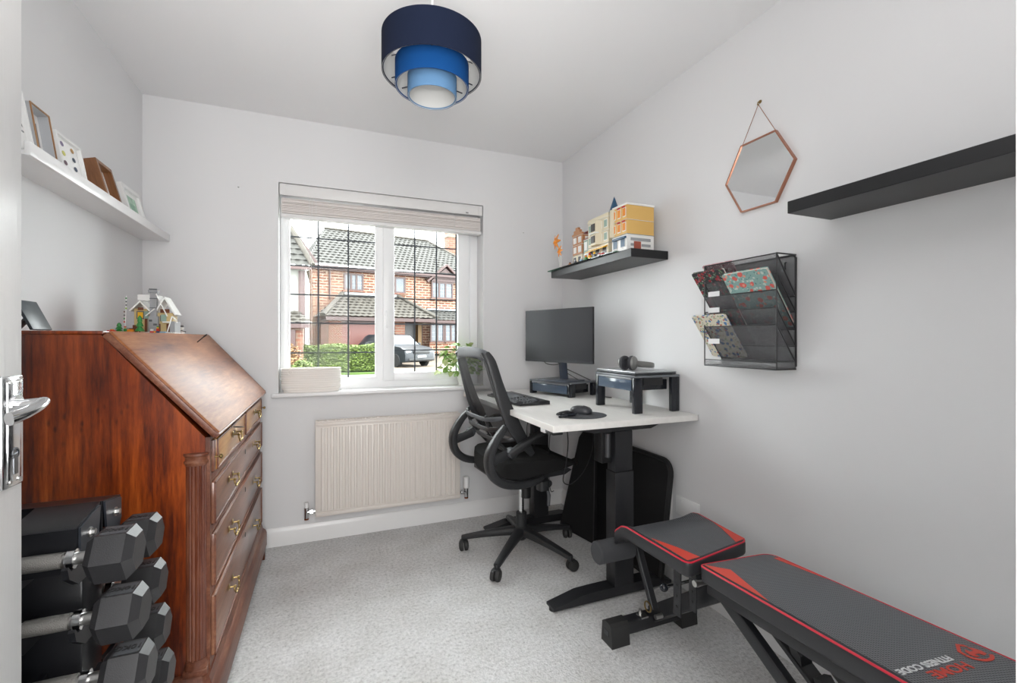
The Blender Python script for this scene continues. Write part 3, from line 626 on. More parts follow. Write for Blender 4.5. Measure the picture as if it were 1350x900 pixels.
ch = TB('chimney', TG, [(-0.006, 0.026, -0.048, -0.025, 0.004, 0.07), (-0.002, 0.020, -0.046, -0.025, 0.07, 0.165), (-0.007, 0.025, -0.051, -0.02, 0.165, 0.176)])
TB('chimney_joint', TDG, [(-0.003, 0.021, -0.047, -0.024, 0.102, 0.105), (-0.003, 0.021, -0.047, -0.024, 0.14, 0.143), (-0.0045, 0.0225, -0.0485, -0.022, 0.176, 0.181)], par=ch)
m = MB()
for (p, q) in [((-0.001, 0.16), (0.052, 0.07)), ((0.052, 0.07), (0.085, 0.052)), ((0.052, 0.07), (0.052, 0.005)), ((-0.006, 0.1), (-0.02, 0.07))]:
    m.tube([(tx + p[0] + 0.022, ty - 0.053, TZ + p[1]), (tx + q[0] + 0.006, ty - 0.053, TZ + q[1])], 0.0022, 6)
m.build('white_rail', TW, toy)
TB('garden_wall', TG, [(-0.073, -0.062, -0.058, -0.03, 0.004, 0.022), (0.066, 0.083, -0.05, 0.03, 0.004, 0.05)])
TB('side_chimney_brick', TDG, [(0.000, 0.010, -0.0495, -0.046, 0.012, 0.020), (0.010, 0.022, -0.0495, -0.046, 0.032, 0.040), (-0.004, 0.006, -0.0495, -0.046, 0.048, 0.056)], par=ch)
TB('porch_roof', TW, [(0.040, 0.088, -0.048, -0.031, 0.044, 0.049)])
TB('log_wall', TBR, [(0.020, 0.030, -0.036, -0.0305, 0.004, 0.04), (-0.022, -0.014, -0.036, -0.0305, 0.004, 0.06)])
TB('sand_panel', TC('sand_green2', '8FA79A'), [(-0.024, -0.010, -0.036, -0.031, 0.06, 0.09), (0.032, 0.05, -0.036, -0.031, 0.05, 0.078)])
m = MB(); mi = 0
lt = thing('toy_light_pole', (tx - 0.082, ty - 0.045, TZ), 'string of tiny coloured toy lights standing left of the toy cottage', 'toy')
MB().cyl((tx - 0.082, ty - 0.045, TZ), (tx - 0.078, ty - 0.045, TZ + 0.15), 0.0016, 6).build('pole', TW, lt)
for i in range(8):
    MB().sphere((tx - 0.084 + (0.006 if i > 3 else 0), ty - 0.048, TZ + 0.045 + i * 0.0135), 0.0032, 8).build('bulb', [TR, TGR, TDG, TBR, TC('lime', '9CC53A'), TDG, TDG, TGR][i], lt)
def tree(x, y, h, nm, lab):
    t = thing('toy_tree', (x, y, TZ), lab, 'toy', group='toy trees by the cottage')
    MB().cyl((x, y, TZ), (x, y, TZ + h * 0.2), 0.003, 6).build('trunk', TBR, t)
    m = MB()
    for k in range(3): m.lathe([(0.017 - 0.004 * k, 0), (0.006, h * 0.24), (0.0001, h * 0.34)], 8, (x, y, TZ + h * (0.12 + 0.25 * k)))
    m.build('foliage', TGR, t)
tree(tx - 0.028, ty - 0.068, 0.075, 0, 'green toy tree in front of the toy chimney'); tree(tx - 0.103, ty - 0.04, 0.045, 1, 'small green toy bush at the left of the toy cottage')
def lump(name, x, y, parts, lab):
    t = thing(name, (x, y, TZ), lab, 'toy')
    for (nm, mm, b) in parts: MB().box(x + b[0], x + b[1], y + b[2], y + b[3], TZ + b[4], TZ + b[5], bev=0.001, seg=1).build(nm, mm, t)
lump('toy_sleigh', tx - 0.118, ty - 0.062, [('runner', TY, (-0.02, 0.02, -0.006, 0.006, 0, 0.004)), ('body', TR, (-0.015, 0.012, -0.005, 0.005, 0.004, 0.012)), ('seat', TOR, (-0.005, 0.006, -0.004, 0.004, 0.012, 0.016))], 'red and yellow toy sleigh at the near corner')
lump('toy_present', tx - 0.056, ty - 0.067, [('box', TOR, (-0.013, 0.009, -0.007, 0.007, 0, 0.016)), ('lid', TBR, (-0.005, 0.009, -0.006, 0.006, 0.016, 0.020))], 'orange toy present pile in front of the toy cottage')
lump('toy_present', tx + 0.022, ty - 0.068, [('box', TR, (-0.016, 0.016, -0.007, 0.007, 0, 0.009)), ('ribbon', TY, (-0.003, 0.003, -0.0072, 0.0072, 0, 0.0094)), ('bag', TW, (-0.015, -0.006, -0.005, 0.005, 0.009, 0.018))], 'red toy present in front of the toy chimney')
lump('toy_present', tx + 0.048, ty - 0.068, [('box', TC('sky', '8FB3CC'), (-0.010, 0.010, -0.006, 0.006, 0, 0.008))], 'pale blue toy block in front of the toy rail')
lump('toy_figure', tx + 0.034, ty - 0.080, [('legs', TBL, (-0.005, 0.005, -0.003, 0.003, 0, 0.009)), ('body', TR, (-0.005, 0.005, -0.003, 0.003, 0.009, 0.019)), ('head', TY, (-0.003, 0.003, -0.003, 0.003, 0.019, 0.025)), ('hat', TGR, (-0.0035, 0.0035, -0.0035, 0.0035, 0.025, 0.029))], 'toy figure in red with a green hat before the toy cottage')
lump('toy_figure', tx - 0.072, ty - 0.076, [('legs', TBR, (-0.005, 0.005, -0.003, 0.003, 0, 0.008)), ('body', TGR, (-0.005, 0.005, -0.003, 0.003, 0.008, 0.018)), ('head', TTAN, (-0.003, 0.003, -0.003, 0.003, 0.018, 0.024)), ('hat', TR, (-0.0035, 0.0035, -0.0035, 0.0035, 0.024, 0.028))], 'toy figure in green with a red hat by the toy light pole')
f = thing('toy_penguin', (-0.598, 2.47, TZ), 'tiny black and white toy figure standing on the far end of the bureau', 'toy')
MB().lathe([(0.008, 0), (0.010, 0.006), (0.008, 0.018), (0.0001, 0.021)], 12, (-0.598, 2.47, TZ)).build('body', TW, f)
MB().sphere((-0.598, 2.47, TZ + 0.026), 0.0075, 10).build('head', TW, f); MB().box(-0.605, -0.591, 2.463, 2.477, TZ + 0.030, TZ + 0.040, bev=0.002).build('hat', TDG, f)
MB().tube([(-0.613, 2.468, TZ + 0.010), (-0.598, 2.461, TZ + 0.016), (-0.583, 2.468, TZ + 0.010)], 0.0025, 6).build('arms', TDG, f)

# ================================================================== DUMBBELLS AND RACK
rk = thing('dumbbell_rack', (-0.52, 1.24, 0), 'black steel dumbbell rack in front of the bureau, near the door', 'rack')
RKM = mat('rack_steel', '15161A', 0.32, bump=0.06, bscale=500); HEX = mat('dumbbell_rubber', '252527', 0.4, bump=0.15, bscale=500, var=0.12, vscale=30)
MB().box(-0.645, -0.455, 1.185, 1.275, 0.03, 0.70, bev=0.004).build('upright', RKM, rk)
MB().box(-0.70, -0.36, 1.02, 1.075, 0.0, 0.03, bev=0.004).build('foot', RKM, rk); MB().box(-0.70, -0.36, 1.40, 1.455, 0.0, 0.03, bev=0.004).build('foot', RKM, rk)
MB().box(-0.62, -0.48, 1.0755, 1.1845, 0.0, 0.029).build('base_bar', RKM, rk); MB().box(-0.62, -0.48, 1.2755, 1.3995, 0.0, 0.029).build('base_bar', RKM, rk)
# head plate: sloped cover with gussets
MB().prism([(1.135, 0.72), (1.135, 0.787), (1.141, 0.787), (1.141, 0.72)], 'X', -0.66, -0.445).build('front_plate', RKM, rk)
MB().prism([(1.135, 0.7875), (1.145, 0.793), (1.235, 0.808), (1.235, 0.803), (1.147, 0.7875)], 'X', -0.550, -0.445).build('top_cover', RKM, rk)
MB().prism([(1.242, 0.72), (1.242, 0.806), (1.340, 0.790), (1.340, 0.72), (1.334, 0.72), (1.334, 0.784), (1.248, 0.799), (1.248, 0.72)], 'X', -0.66, -0.445).build('top_cover', RKM, rk)
GUS = mat('gusset_steel', '33373E', 0.35, 0.3)
for (y, s) in ((1.142, 1), (1.333, -1)):
    g = MB().prism([(y, 0.786), (y + s * 0.085, 0.803), (y + s * 0.075, 0.74), (y + s * 0.045, 0.70), (y + s * 0.03, 0.70), (y, 0.74)], 'X', -0.4445, -0.4405).build('gusset', GUS, rk)
    for (yy, zz) in ((y + s * 0.036, 0.764),):
        b = MB(); b.cyl((-0.441, yy, zz), (-0.438, yy, zz), 0.010, 16); b.cyl((-0.4385, yy, zz), (-0.431, yy, zz), 0.0065, 6); b.build('bolt', STEEL, g)
for x in (-0.57, -0.60):
    MB().cyl((x, 1.1355, 0.757), (x, 1.129, 0.757), 0.005, 6).build('bolt', STEEL, rk)
MB().box(-0.645, -0.455, 1.1415, 1.334, 0.7005, 0.719).build('top_block', RKM, rk)
def hexhead(m, x0, x1, y, z, R, tilt, ch=0.013):
    """hexagonal head lying along X with chamfered ends"""
    rings = [(x0, R - ch), (x0 + ch, R), (x1 - ch, R), (x1, R - ch * 1.15)]
    vs = []
    for x, r in rings:
        for j in range(6):
            a = math.radians(60 * j) + tilt; vs.append((x, y + r * math.cos(a), z + r * math.sin(a)))
    fs = [tuple(range(6))[::-1], tuple(range(18, 24))] + [(i * 6 + j, i * 6 + (j + 1) % 6, (i + 1) * 6 + (j + 1) % 6, (i + 1) * 6 + j) for i in range(3) for j in range(6)]
    m.add(vs, fs)
    return m
def dumbbell(xr, y, z, label, txt, face):
    R = 0.0515; hl = 0.074; gap = 0.150
    t = thing('dumbbell', (xr - hl - gap / 2, y, z), label, 'dumbbell', group='hex dumbbells on the rack')
    tilt = 0.0
    for i, (a, b) in enumerate(((xr - hl, xr), (xr - 2 * hl - gap, xr - hl - gap))):
        hobj = hexhead(MB(), a, b, y, z, R, tilt).build('head', HEX, t, smooth=10)
        if i == 0:
            s = MB(); zt = z + R * math.sin(PI / 3)
            s.box(a + 0.018, b - 0.016, y - 0.019, y + 0.019, zt - 0.001, zt + 0.0008)
            s.build('label_recess', mat('recess_rubber', '45474B', 0.5), hobj)
            textmesh('10KG', 0.019, 0.0004, 'lettering', mat('moulded_letters', '1B1B1D', 0.5), Matrix.Translation((a + hl / 2 - t.location.x, 0, zt + 0.0014 - z)) @ Matrix.Rotation(PI, 4, 'Z'), hobj, bold=0.0006)
    g = MB(); x0, x1 = xr - hl - gap + 0.001, xr - hl - 0.001
    g.cyl((x0, y, z), (x1, y, z), 0.0115, 18); g.build('handle', STEEL, t)
    c = (x0 + x1) / 2
    MB().lathe([(0.0115, -0.034), (0.0145, -0.033), (0.0150, 0), (0.0145, 0.033), (0.0115, 0.034)], 22, M=Matrix.Translation((c, y, z)) @ Matrix.Rotation(PI / 2, 4, 'Y')).build('knurled_grip', mat('knurled_steel', '9A9894', 0.42, 0.9, bump=1.0, bscale=700), t)
    for s in (-1, 1): MB().lathe([(0.0116, -0.007), (0.0178, -0.006), (0.0178, 0.006), (0.0116, 0.007)], 20, M=Matrix.Translation((c + s * 0.046, y, z)) @ Matrix.Rotation(PI / 2, 4, 'Y')).build('collar', CHROME, t)
    return t
PITCH = 0.113
names_f = ['hex dumbbell at the top of the near side of the rack', 'hex dumbbell second from the top on the near side of the rack', 'hex dumbbell third from the top on the near side of the rack', 'lowest hex dumbbell on the near side of the rack']
names_b = ['hex dumbbell at the top of the bureau side of the rack', 'hex dumbbell second from the top on the bureau side', 'hex dumbbell third from the top on the bureau side', 'hex dumbbell fourth from the top on the bureau side', 'lowest hex dumbbell on the bureau side of the rack']
for i in range(4):
    z = 0.738 - i * (PITCH + 0.004); x = -0.340 + 0.010 * min(i, 2)
    dumbbell(x, 1.115, z, 'black ' + names_f[i], '10KG', 1)
    for s in (-0.072, 0.018):
        xx = x - 0.074 - 0.075 + s + 0.027
        MB().prism([(1.184, z - 0.055), (1.184, z - 0.01), (1.14, z - 0.017), (1.10, z - 0.017), (1.092, z - 0.006), (1.088, z - 0.010), (1.094, z - 0.030), (1.13, z - 0.055)], 'X', xx - 0.005, xx + 0.005).build('cradle_arm', RKM, rk)
for i in range(5):
    z = 0.684 - i * PITCH; x = -0.372 + 0.008 * min(i, 3)
    dumbbell(x, 1.350, z, 'black ' + names_b[i], '10KG', -1)
    for s in (-0.072, 0.018):
        xx = x - 0.074 - 0.075 + s + 0.027
        MB().prism([(1.276, z - 0.055), (1.276, z - 0.01), (1.32, z - 0.017), (1.365, z - 0.017), (1.373, z - 0.006), (1.377, z - 0.010), (1.371, z - 0.030), (1.33, z - 0.055)], 'X', xx - 0.005, xx + 0.005).build('cradle_arm', RKM, rk)

# ================================================================== WINDOW SILL THINGS
ROPE = mat('cotton_rope', 'F0EBE5', 0.9, bump=0.4, bscale=240)
bk = thing('rope_basket', (-0.075, 2.915, WZ0), 'oval cream cotton rope basket on the left end of the window sill', 'basket')
prof = []; nr = 11
for i in range(nr):
    z = 0.006 + i * 0.0125
    r = 1.0 if i > 1 else 0.93 + 0.035 * i
    for a in (-70, -25, 25, 70): prof.append((0.156 * r + 0.0055 * math.cos(math.radians(a)), z + 0.0062 * math.sin(math.radians(a))))
inner = [(r - 0.012, z) for r, z in reversed(prof)]
m = MB(); m.lathe(prof + inner, 56, (-0.075, 2.920, WZ0), sy=0.42, pw=2.8, closed=True); m.build('coiled_wall', ROPE, bk, smooth=80)
MB().lathe([(0.0001, 0.002), (0.14, 0.002), (0.14, 0.006), (0.0001, 0.006)], 40, (-0.075, 2.920, WZ0), sy=0.42, pw=2.8).build('base', ROPE, bk)
MB().tube([(-0.185 + 0.012 * math.cos(a * PI / 8), 2.853, WZ0 + 0.115 + 0.012 * math.sin(a * PI / 8)) for a in range(16)], 0.003, 6, closed=True).build('loop', ROPE, bk)

LEAF = mat('leaf_green', '86A85A', 0.5, var=0.25, vscale=30, spec=0.3); LEAF2 = mat('leaf_pale', 'BCCB90', 0.5, var=0.2, vscale=30, spec=0.3)
for mm in (LEAF, LEAF2):
    b = mm.node_tree.nodes['Principled BSDF']; b.inputs['Subsurface Weight'].default_value = 0.0
pl = thing('potted_plant', (0.84, 2.912, WZ0), 'leafy pale green pot plant on the right end of the window sill behind the chair', 'plant')
MB().lathe([(0.0001, 0), (0.034, 0), (0.044, 0.075), (0.046, 0.08), (0.041, 0.08), (0.038, 0.068), (0.0001, 0.068)], 24, (0.84, 2.912, WZ0)).build('pot', mat('white_pot', 'E6E6E3', 0.3), pl)
MB().lathe([(0.0001, 0.070), (0.037, 0.0695), (0.037, 0.066)], 16, (0.84, 2.912, WZ0)).build('soil', mat('soil', '4A372A', 0.95), pl)
lf = MB(); L_ = 0.040
vs = []; fs = []
for i in range(5):
    t = i / 4; wv = 0.0145 * math.sin(PI * min(1, t * 0.92 + 0.06)) ** 0.8; zz = -0.008 * t * t
    vs += [(L_ * t, -wv, zz + 0.003), (L_ * t, 0, zz), (L_ * t, wv, zz + 0.003)]
for i in range(4):
    for j in range(2): a = i * 3 + j; fs.append((a, a + 1, a + 4, a + 3))
lf.add(vs, fs); first = None; rnd = random.Random(11)
stems = MB()
for i in range(150):
    a = rnd.uniform(0, 2 * PI); e = rnd.uniform(-0.2, 1.3); r = 0.155 * rnd.uniform(0.3, 1) ** 0.7
    px = -0.02 + r * math.cos(a) * math.cos(e) * 0.95; py = 0.36 * r * math.sin(a) * math.cos(e) * 0.9; pz = 0.105 + r * math.sin(e) * 1.15
    if first is None: o = lf.build('leaf', LEAF, pl, local=True); first = o
    else: o = first.copy(); COL.objects.link(o); o.parent = pl
    if i == 1: first2 = o; o.data = o.data.copy(); o.data.materials[0] = LEAF2
    elif i > 1 and i % 3 == 0: o.data = first2.data
    o.location = (px, py, pz); o.rotation_euler = (rnd.uniform(-0.9, 0.9), rnd.uniform(-0.7, 0.9), a + rnd.uniform(-0.8, 0.8))
    k = rnd.uniform(0.8, 1.25); o.scale = (k, k, k)
    if i % 4 == 0: stems.tube([(0.84, 2.912, WZ0 + 0.068), (0.84 + px * 0.5, 2.912 + py * 0.5, WZ0 + 0.068 + (pz - 0.068) * 0.7), (0.84 + px, 2.912 + py, WZ0 + pz)], 0.0011, 4)
stems.build('stems', LEAF, pl, kind='stuff')

# ================================================================== DESK
DT = 0.815
DTOP = mat('desk_laminate', 'E9E7E3', 0.45, var=0.06, vscale=3, stretch=(10, 1, 10)); DEDGE = mat('desk_edge', 'BDB2A6', 0.5)
dk = thing('standing_desk', (1.18, 2.2, 0), 'pale grey height-adjustable desk with black steel legs in the corner', 'desk')
MB().box(0.819, 1.5475, 1.586, 2.845, DT - 0.026, DT, bev=0.0015, seg=1).build('desktop', DTOP, dk)
def dleg(y, motor):
    MB().box(1.190, 1.290, y - 0.036, y + 0.036, 0.0525, 0.56, bev=0.003).build('outer_column', BLACK, dk, label='black steel leg column')
    MB().box(1.194, 1.286, y - 0.032, y + 0.032, 0.5605, 0.7425, bev=0.003).build('inner_column', BLACK, dk)
    ft = MB(); ft.prism([(0.885, 0.010), (0.885, 0.020), (1.02, 0.050), (1.10, 0.052), (1.40, 0.052), (1.505, 0.024), (1.505, 0.010)], 'Y', y - 0.034, y + 0.034)
    f_ = ft.build('foot', BLACK, dk)
    for x in (0.90, 1.48): MB().cyl((x, y, 0), (x, y, 0.0098), 0.018, 14).build('foot_pad', RUBBER, f_)
    b = MB().prism([(0.90, DT - 0.027), (0.90, DT - 0.034), (1.08, DT - 0.072), (1.39, DT - 0.072), (1.50, DT - 0.034), (1.50, DT - 0.027)], 'Y', y - 0.030, y + 0.030).build('top_bracket', BLACK, dk)
    for x in (1.14, 1.22): MB().cyl((x, y - 0.0302, DT - 0.030), (x, y - 0.032, DT - 0.030), 0.003, 8).build('screw', STEEL, b)
dleg(1.745, True); dleg(2.60, False)
MB().box(1.135, 1.1935, 1.735, 1.80, 0.60, 0.742, bev=0.006).build('motor_housing', BPLAST, dk)
MB().cyl((1.160, 1.724, 0.63), (1.160, 1.724, 0.735), 0.012, 16).build('motor', mat('motor_grey', '55575A', 0.35, 0.4), dk)
MB().box(1.13, 1.16, 1.776, 2.569, 0.748, 0.787).build('side_rail', BLACK, dk); MB().box(1.31, 1.34, 1.776, 2.569, 0.748, 0.787).build('side_rail', BLACK, dk)
MB().box(0.822, 0.850, 1.672, 1.712, DT - 0.044, DT - 0.0262, bev=0.004).build('control_switch', mat('pale_switch', 'D8D8D8', 0.4), dk)
MB().box(0.824, 0.870, 1.60, 1.670, DT - 0.040, DT - 0.0262, bev=0.004).build('switch_housing', BPLAST, dk)

# ---- monitor stands (pull-out drawer risers)
def riser(name, loc, rz, dx_, dy_, hh, label, drawer_h):
    t = thing(name, loc, label, 'monitor stand', rz)
    l = lambda mb, n, m_, par=t, **k: mb.build(n, m_, par, local=True, **k)
    l(MB().box(-dx_ / 2, dx_ / 2, -dy_ / 2, dy_ / 2, hh - 0.010, hh, bev=0.003), 'platform', mat('riser_top', '6C7075', 0.3))
    l(MB().box(-dx_ / 2, -dx_ / 2 + 0.014, -dy_ / 2 + 0.03, dy_ / 2 - 0.022, hh - 0.020, hh - 0.0105, bev=0.002), 'front_trim', mat('riser_trim', '8D9095', 0.3))
    for sx_ in (-1, 1):
        for sy_ in (-1, 1):
            lw, ld = 0.022, 0.045
            x0 = sx_ * (dx_ / 2 - ld / 2 - 0.001); y0 = sy_ * (dy_ / 2 - lw / 2 - 0.001)
            l(MB().box(x0 - ld / 2, x0 + ld / 2, y0 - lw / 2, y0 + lw / 2, 0.0, hh - 0.0105, bev=0.003), 'leg', SHINYB)
    d = l(MB().box(-dx_ / 2 + 0.004, dx_ / 2 - 0.05, -dy_ / 2 + 0.030, dy_ / 2 - 0.030, hh - 0.022 - drawer_h, hh - 0.022, bev=0.003), 'drawer', SHINYB)
    l(MB().box(-dx_ / 2 + 0.001, -dx_ / 2 + 0.0035, -dy_ / 2 + 0.028, dy_ / 2 - 0.028, hh - 0.022 - drawer_h, hh - 0.0215, bev=0.001), 'drawer_front', mat('smoky_drawer', '4C5A6C', 0.12), d)
    l(MB().box(-dx_ / 2 + 0.05, dx_ / 2 - 0.10, -dy_ / 2 + 0.0015, -dy_ / 2 + 0.006, hh - 0.045, hh - 0.0105), 'side_skirt', BPLAST)
    return t
r1 = riser('monitor_riser', (1.362, 2.510, DT), math.radians(18.5), 0.245, 0.345, 0.088, 'low glossy black monitor riser with drawer in the desk corner', 0.048)
r2 = riser('laptop_riser', (1.4165, 1.862, DT), 0, 0.258, 0.325, 0.172, 'tall glossy black riser with drawer carrying the laptop', 0.048)

# ---- monitor
mo = thing('monitor', (1.284, 2.432, DT + 0.0885), 'black widescreen monitor on the low riser in the corner', 'monitor', math.radians(20.8))
l = lambda mb, n, m_, par=mo, **k: mb.build(n, m_, par, local=True, **k)
z0 = 1.014 - mo.location.z; z1 = 1.334 - mo.location.z
sh = l(MB().box(-0.006, 0.006, -0.267, 0.267, z0, z1, bev=0.003).box(0.0055, 0.028, -0.16, 0.16, z0 + 0.035, z1 - 0.09, bev=0.010), 'casing', BPLAST)
l(MB().box(-0.0072, -0.0062, -0.2635, 0.2635, z0 + 0.016, z1 - 0.004), 'screen', mat('screen_off', '2E2F33', 0.28), sh, label='blank dark screen')
l(MB().box(-0.0078, -0.0062, -0.2655, 0.2655, z0 + 0.001, z0 + 0.0155, bev=0.0005, seg=1), 'chin', mat('chin_plastic', '323438', 0.35), sh)
l(MB().sweep([(0.060, 0, 0.008), (0.050, 0, 0.08), (0.042, 0, 0.20), (0.034, 0, 0.24)], [0.030, 0.028, 0.026, 0.026], [0.009, 0.008, 0.008, 0.008], up=(1, 0, 0), pw=6), 'neck', mat('stand_blue_black', '3A4250', 0.3), label='slim blue-black neck')
l(MB().box(-0.055, 0.115, -0.115, 0.115, 0.0, 0.008, bev=0.003), 'base', mat('stand_base', '4A505A', 0.3))
cb = MB(); cb.tube(smoothpath([(1.300, 2.50, 1.035), (1.335, 2.455, 0.985), (1.40, 2.40, 0.945), (1.462, 2.352, 0.909)], 5), 0.0028, 6)
tag(cb.build('monitor_cable', BPLAST), 'black cable looping down from the right half of the monitor', 'cable')
cb = MB(); cb.tube(smoothpath([(1.330, 2.45, 0.955), (1.35, 2.42, 0.945), (1.385, 2.395, 0.920), (1.405, 2.38, 0.9065)], 5), 0.0024, 6)
tag(cb.build('monitor_cable', BPLAST), 'short black cable beside the monitor neck', 'cable')
cb = MB(); cb.tube(smoothpath([(1.235, 2.52, 1.020), (1.25, 2.505, 1.003), (1.285, 2.470, 0.998), (1.315, 2.455, 1.006)], 5), 0.0022, 6)
tag(cb.build('monitor_cable', BPLAST), 'thin black cable curling under the left of the monitor', 'cable')
cb = MB(); cb.tube(smoothpath([(1.478, 2.348, 0.886), (1.488, 2.330, 0.85), (1.490, 2.318, 0.822), (1.50, 2.29, 0.8185), (1.52, 2.22, 0.8185)], 5), 0.0028, 6)
tag(cb.build('desk_cable', BPLAST), 'black cable dropping behind the right leg of the low riser', 'cable')

# ---- keyboard
kb = thing('keyboard', (0.985, 2.355, DT), 'black computer keyboard near the left edge of the desk', 'keyboard', math.radians(2))
l = lambda mb, n, m_, par=kb, **k: mb.build(n, m_, par, local=True, **k)
l(MB().prism([(-0.085, 0.001), (-0.085, 0.010), (0.075, 0.020), (0.085, 0.018), (0.085, 0.001)], 'Y', -0.232, 0.232), 'body', BPLAST)
kc = MB().prism([(-0.007, 0), (0.007, 0), (0.0055, 0.005), (-0.0055, 0.005)], 'Y', -0.0075, 0.0075); k0 = None
ca = math.atan2(0.010, 0.16)
def addkey(x, y, sy_=1.0):
    global k0
    if k0 is None: o = kc.build('key', mat('key_plastic', '3B3D42', 0.5), kb, local=True); k0 = o
    else: o = k0.copy(); COL.objects.link(o); o.parent = kb
    o.location = (x, y, 0.0104 + (x + 0.085) * 0.0625); o.rotation_euler = (0, -ca, 0); o.scale = (1, sy_, 1)
for r in range(6):
    x = -0.062 + r * 0.0185
    if r == 0:
        for y, w_ in ((0.205, 1.4), (0.18, 1.4), (0.155, 1.4), (0.085, 6.0), (0.01, 1.4), (-0.015, 1.4)): addkey(x, y, w_)
    else:
        for c_ in range(14): addkey(x, 0.215 - c_ * 0.0185)
    for c_ in range(3): addkey(x, -0.072 - c_ * 0.0185)
    for c_ in range(4): addkey(x, -0.142 - c_ * 0.0185)
l(MB().sweep([(-0.086, -0.06, 0.013), (-0.086, -0.226, 0.013)], 0.020, 0.011, pw=2.4), 'wrist_rest', mat('wrist_foam', '303236', 0.8))

# ---- mouse, mat, wrist pad
mp_ = MB(); mp_.lathe([(0.0001, 0.003), (0.98, 0.003), (1.0, 0.0015), (0.99, 0.0)], 40, (1.055, 1.765, DT + 0.0002), sx=0.112, sy=0.095)
MPM = mat('mouse_mat_grey', '4B4D51', 0.5)
mp_o = mp_.build('mouse_mat', MPM); tag(mp_o, 'round dark grey mouse mat near the front corner of the desk', 'mouse mat')
ms = thing('mouse', (1.070, 1.800, DT + 0.0036), 'dark grey computer mouse on the round mat', 'mouse', math.radians(-55))
m = MB(); prof = [(0.0001, 0.0), (0.9, 0.0), (1.0, 0.25), (0.96, 0.55), (0.78, 0.82), (0.45, 0.97), (0.0001, 1.0)]
m.lathe([(r, z) for r, z in prof], 28, sx=0.052, sy=0.032, pw=2.3, M=Matrix.Diagonal((1, 1, 0.034, 1))); m.build('shell', mat('mouse_grey', '3A3C40', 0.35), ms, local=True)
MB().sweep([(0.046, 0, 0.020), (0.03, 0, 0.0305), (0.012, 0, 0.034)], 0.0035, 0.002, pw=2).build('scroll_wheel', RUBBER, ms, local=True)
gw = thing('cable_loop', (0.965, 1.742, DT), 'small black coiled cable lying beside the mouse mat', 'cable')
for k_, (cx_, cy_, rx_, ry_, zz) in enumerate([(0.962, 1.770, 0.030, 0.020, 0.016), (0.966, 1.738, 0.038, 0.014, 0.010), (0.962, 1.745, 0.032, 0.012, 0.020)]):
    MB().tube([(cx_ + rx_ * math.cos(a * PI / 12), cy_ + ry_ * math.sin(a * PI / 12), DT + zz + 0.006 * math.cos(a * PI / 12 + k_)) for a in range(24)], 0.0036 if k_ != 1 else 0.0062, 7, closed=True).build('coil', SHINYB if k_ == 1 else BPLAST, gw)

# ---- laptop and headphones
lt_ = DT + 0.1725
lap = thing('laptop', (1.415, 1.868, lt_), 'closed silver laptop on the tall riser', 'laptop', math.radians(0))
ALU = mat('aluminium', 'B9BBBE', 0.35, 0.7)
m = MB().box(-0.118, 0.118, -0.158, 0.158, 0.002, 0.010, bev=0.003).build('base', mat('laptop_dark', '4B4D50', 0.4, 0.5), lap, local=True)
MB().box(-0.119, 0.119, -0.159, 0.159, 0.0105, 0.017, bev=0.003).build('screen_lid', ALU, lap, local=True)
m = MB()
for (x, y) in ((-0.1, -0.14), (0.1, -0.14), (-0.1, 0.14), (0.1, 0.14)): m.cyl((x, y, 0), (x, y, 0.0025), 0.006, 8)
split(m, 'rubber_foot', RUBBER, lap, local=True)
m = MB()
for x in (-0.06, -0.045, 0.02): m.box(x - 0.004, x + 0.004, -0.1585, -0.1575, 0.0045, 0.0075)
split(m, 'port', BPLAST, lap, local=True)
hp = thing('headphones', (1.40, 1.84, lt_ + 0.0172), 'silver-grey over-ear headphones lying on the laptop', 'headphones')
HG = mat('headphone_grey', '7E7E7C', 0.35, 0.4); HD = mat('headphone_dark', '3B3C40', 0.6)
hz = lt_ + 0.0172
for k_, (x, y, ay) in enumerate(((1.340, 1.858, 1), (1.374, 1.822, 0))):
    Mx = Matrix.Translation((x, y, hz + 0.034)) @ Matrix.Rotation(math.radians(-62) + (math.radians(165) if ay else 0), 4, 'Z') @ Matrix.Rotation(PI / 2, 4, 'Y')
    c_ = MB().lathe([(0.0001, 0.016), (0.018, 0.015), (0.029, 0.009), (0.033, 0.002), (0.033, -0.002)], 26, M=Mx).build('ear_cup', HG, hp)
    MB().lathe([(0.032, -0.0025), (0.035, -0.007), (0.034, -0.015), (0.022, -0.017), (0.018, -0.008), (0.0001, -0.008)], 26, M=Mx).build('cushion', HD, c_)
pts = smoothpath([(1.385, 1.812, hz + 0.034), (1.42, 1.80, hz + 0.031), (1.46, 1.795, hz + 0.026), (1.49, 1.82, hz + 0.020), (1.495, 1.865, hz + 0.017), (1.455, 1.895, hz + 0.020), (1.40, 1.885, hz + 0.028), (1.350, 1.870, hz + 0.034)], 5)
MB().sweep(pts, 0.004, 0.011, up=(0, 0, 1), pw=3).build('headband', HG, hp)

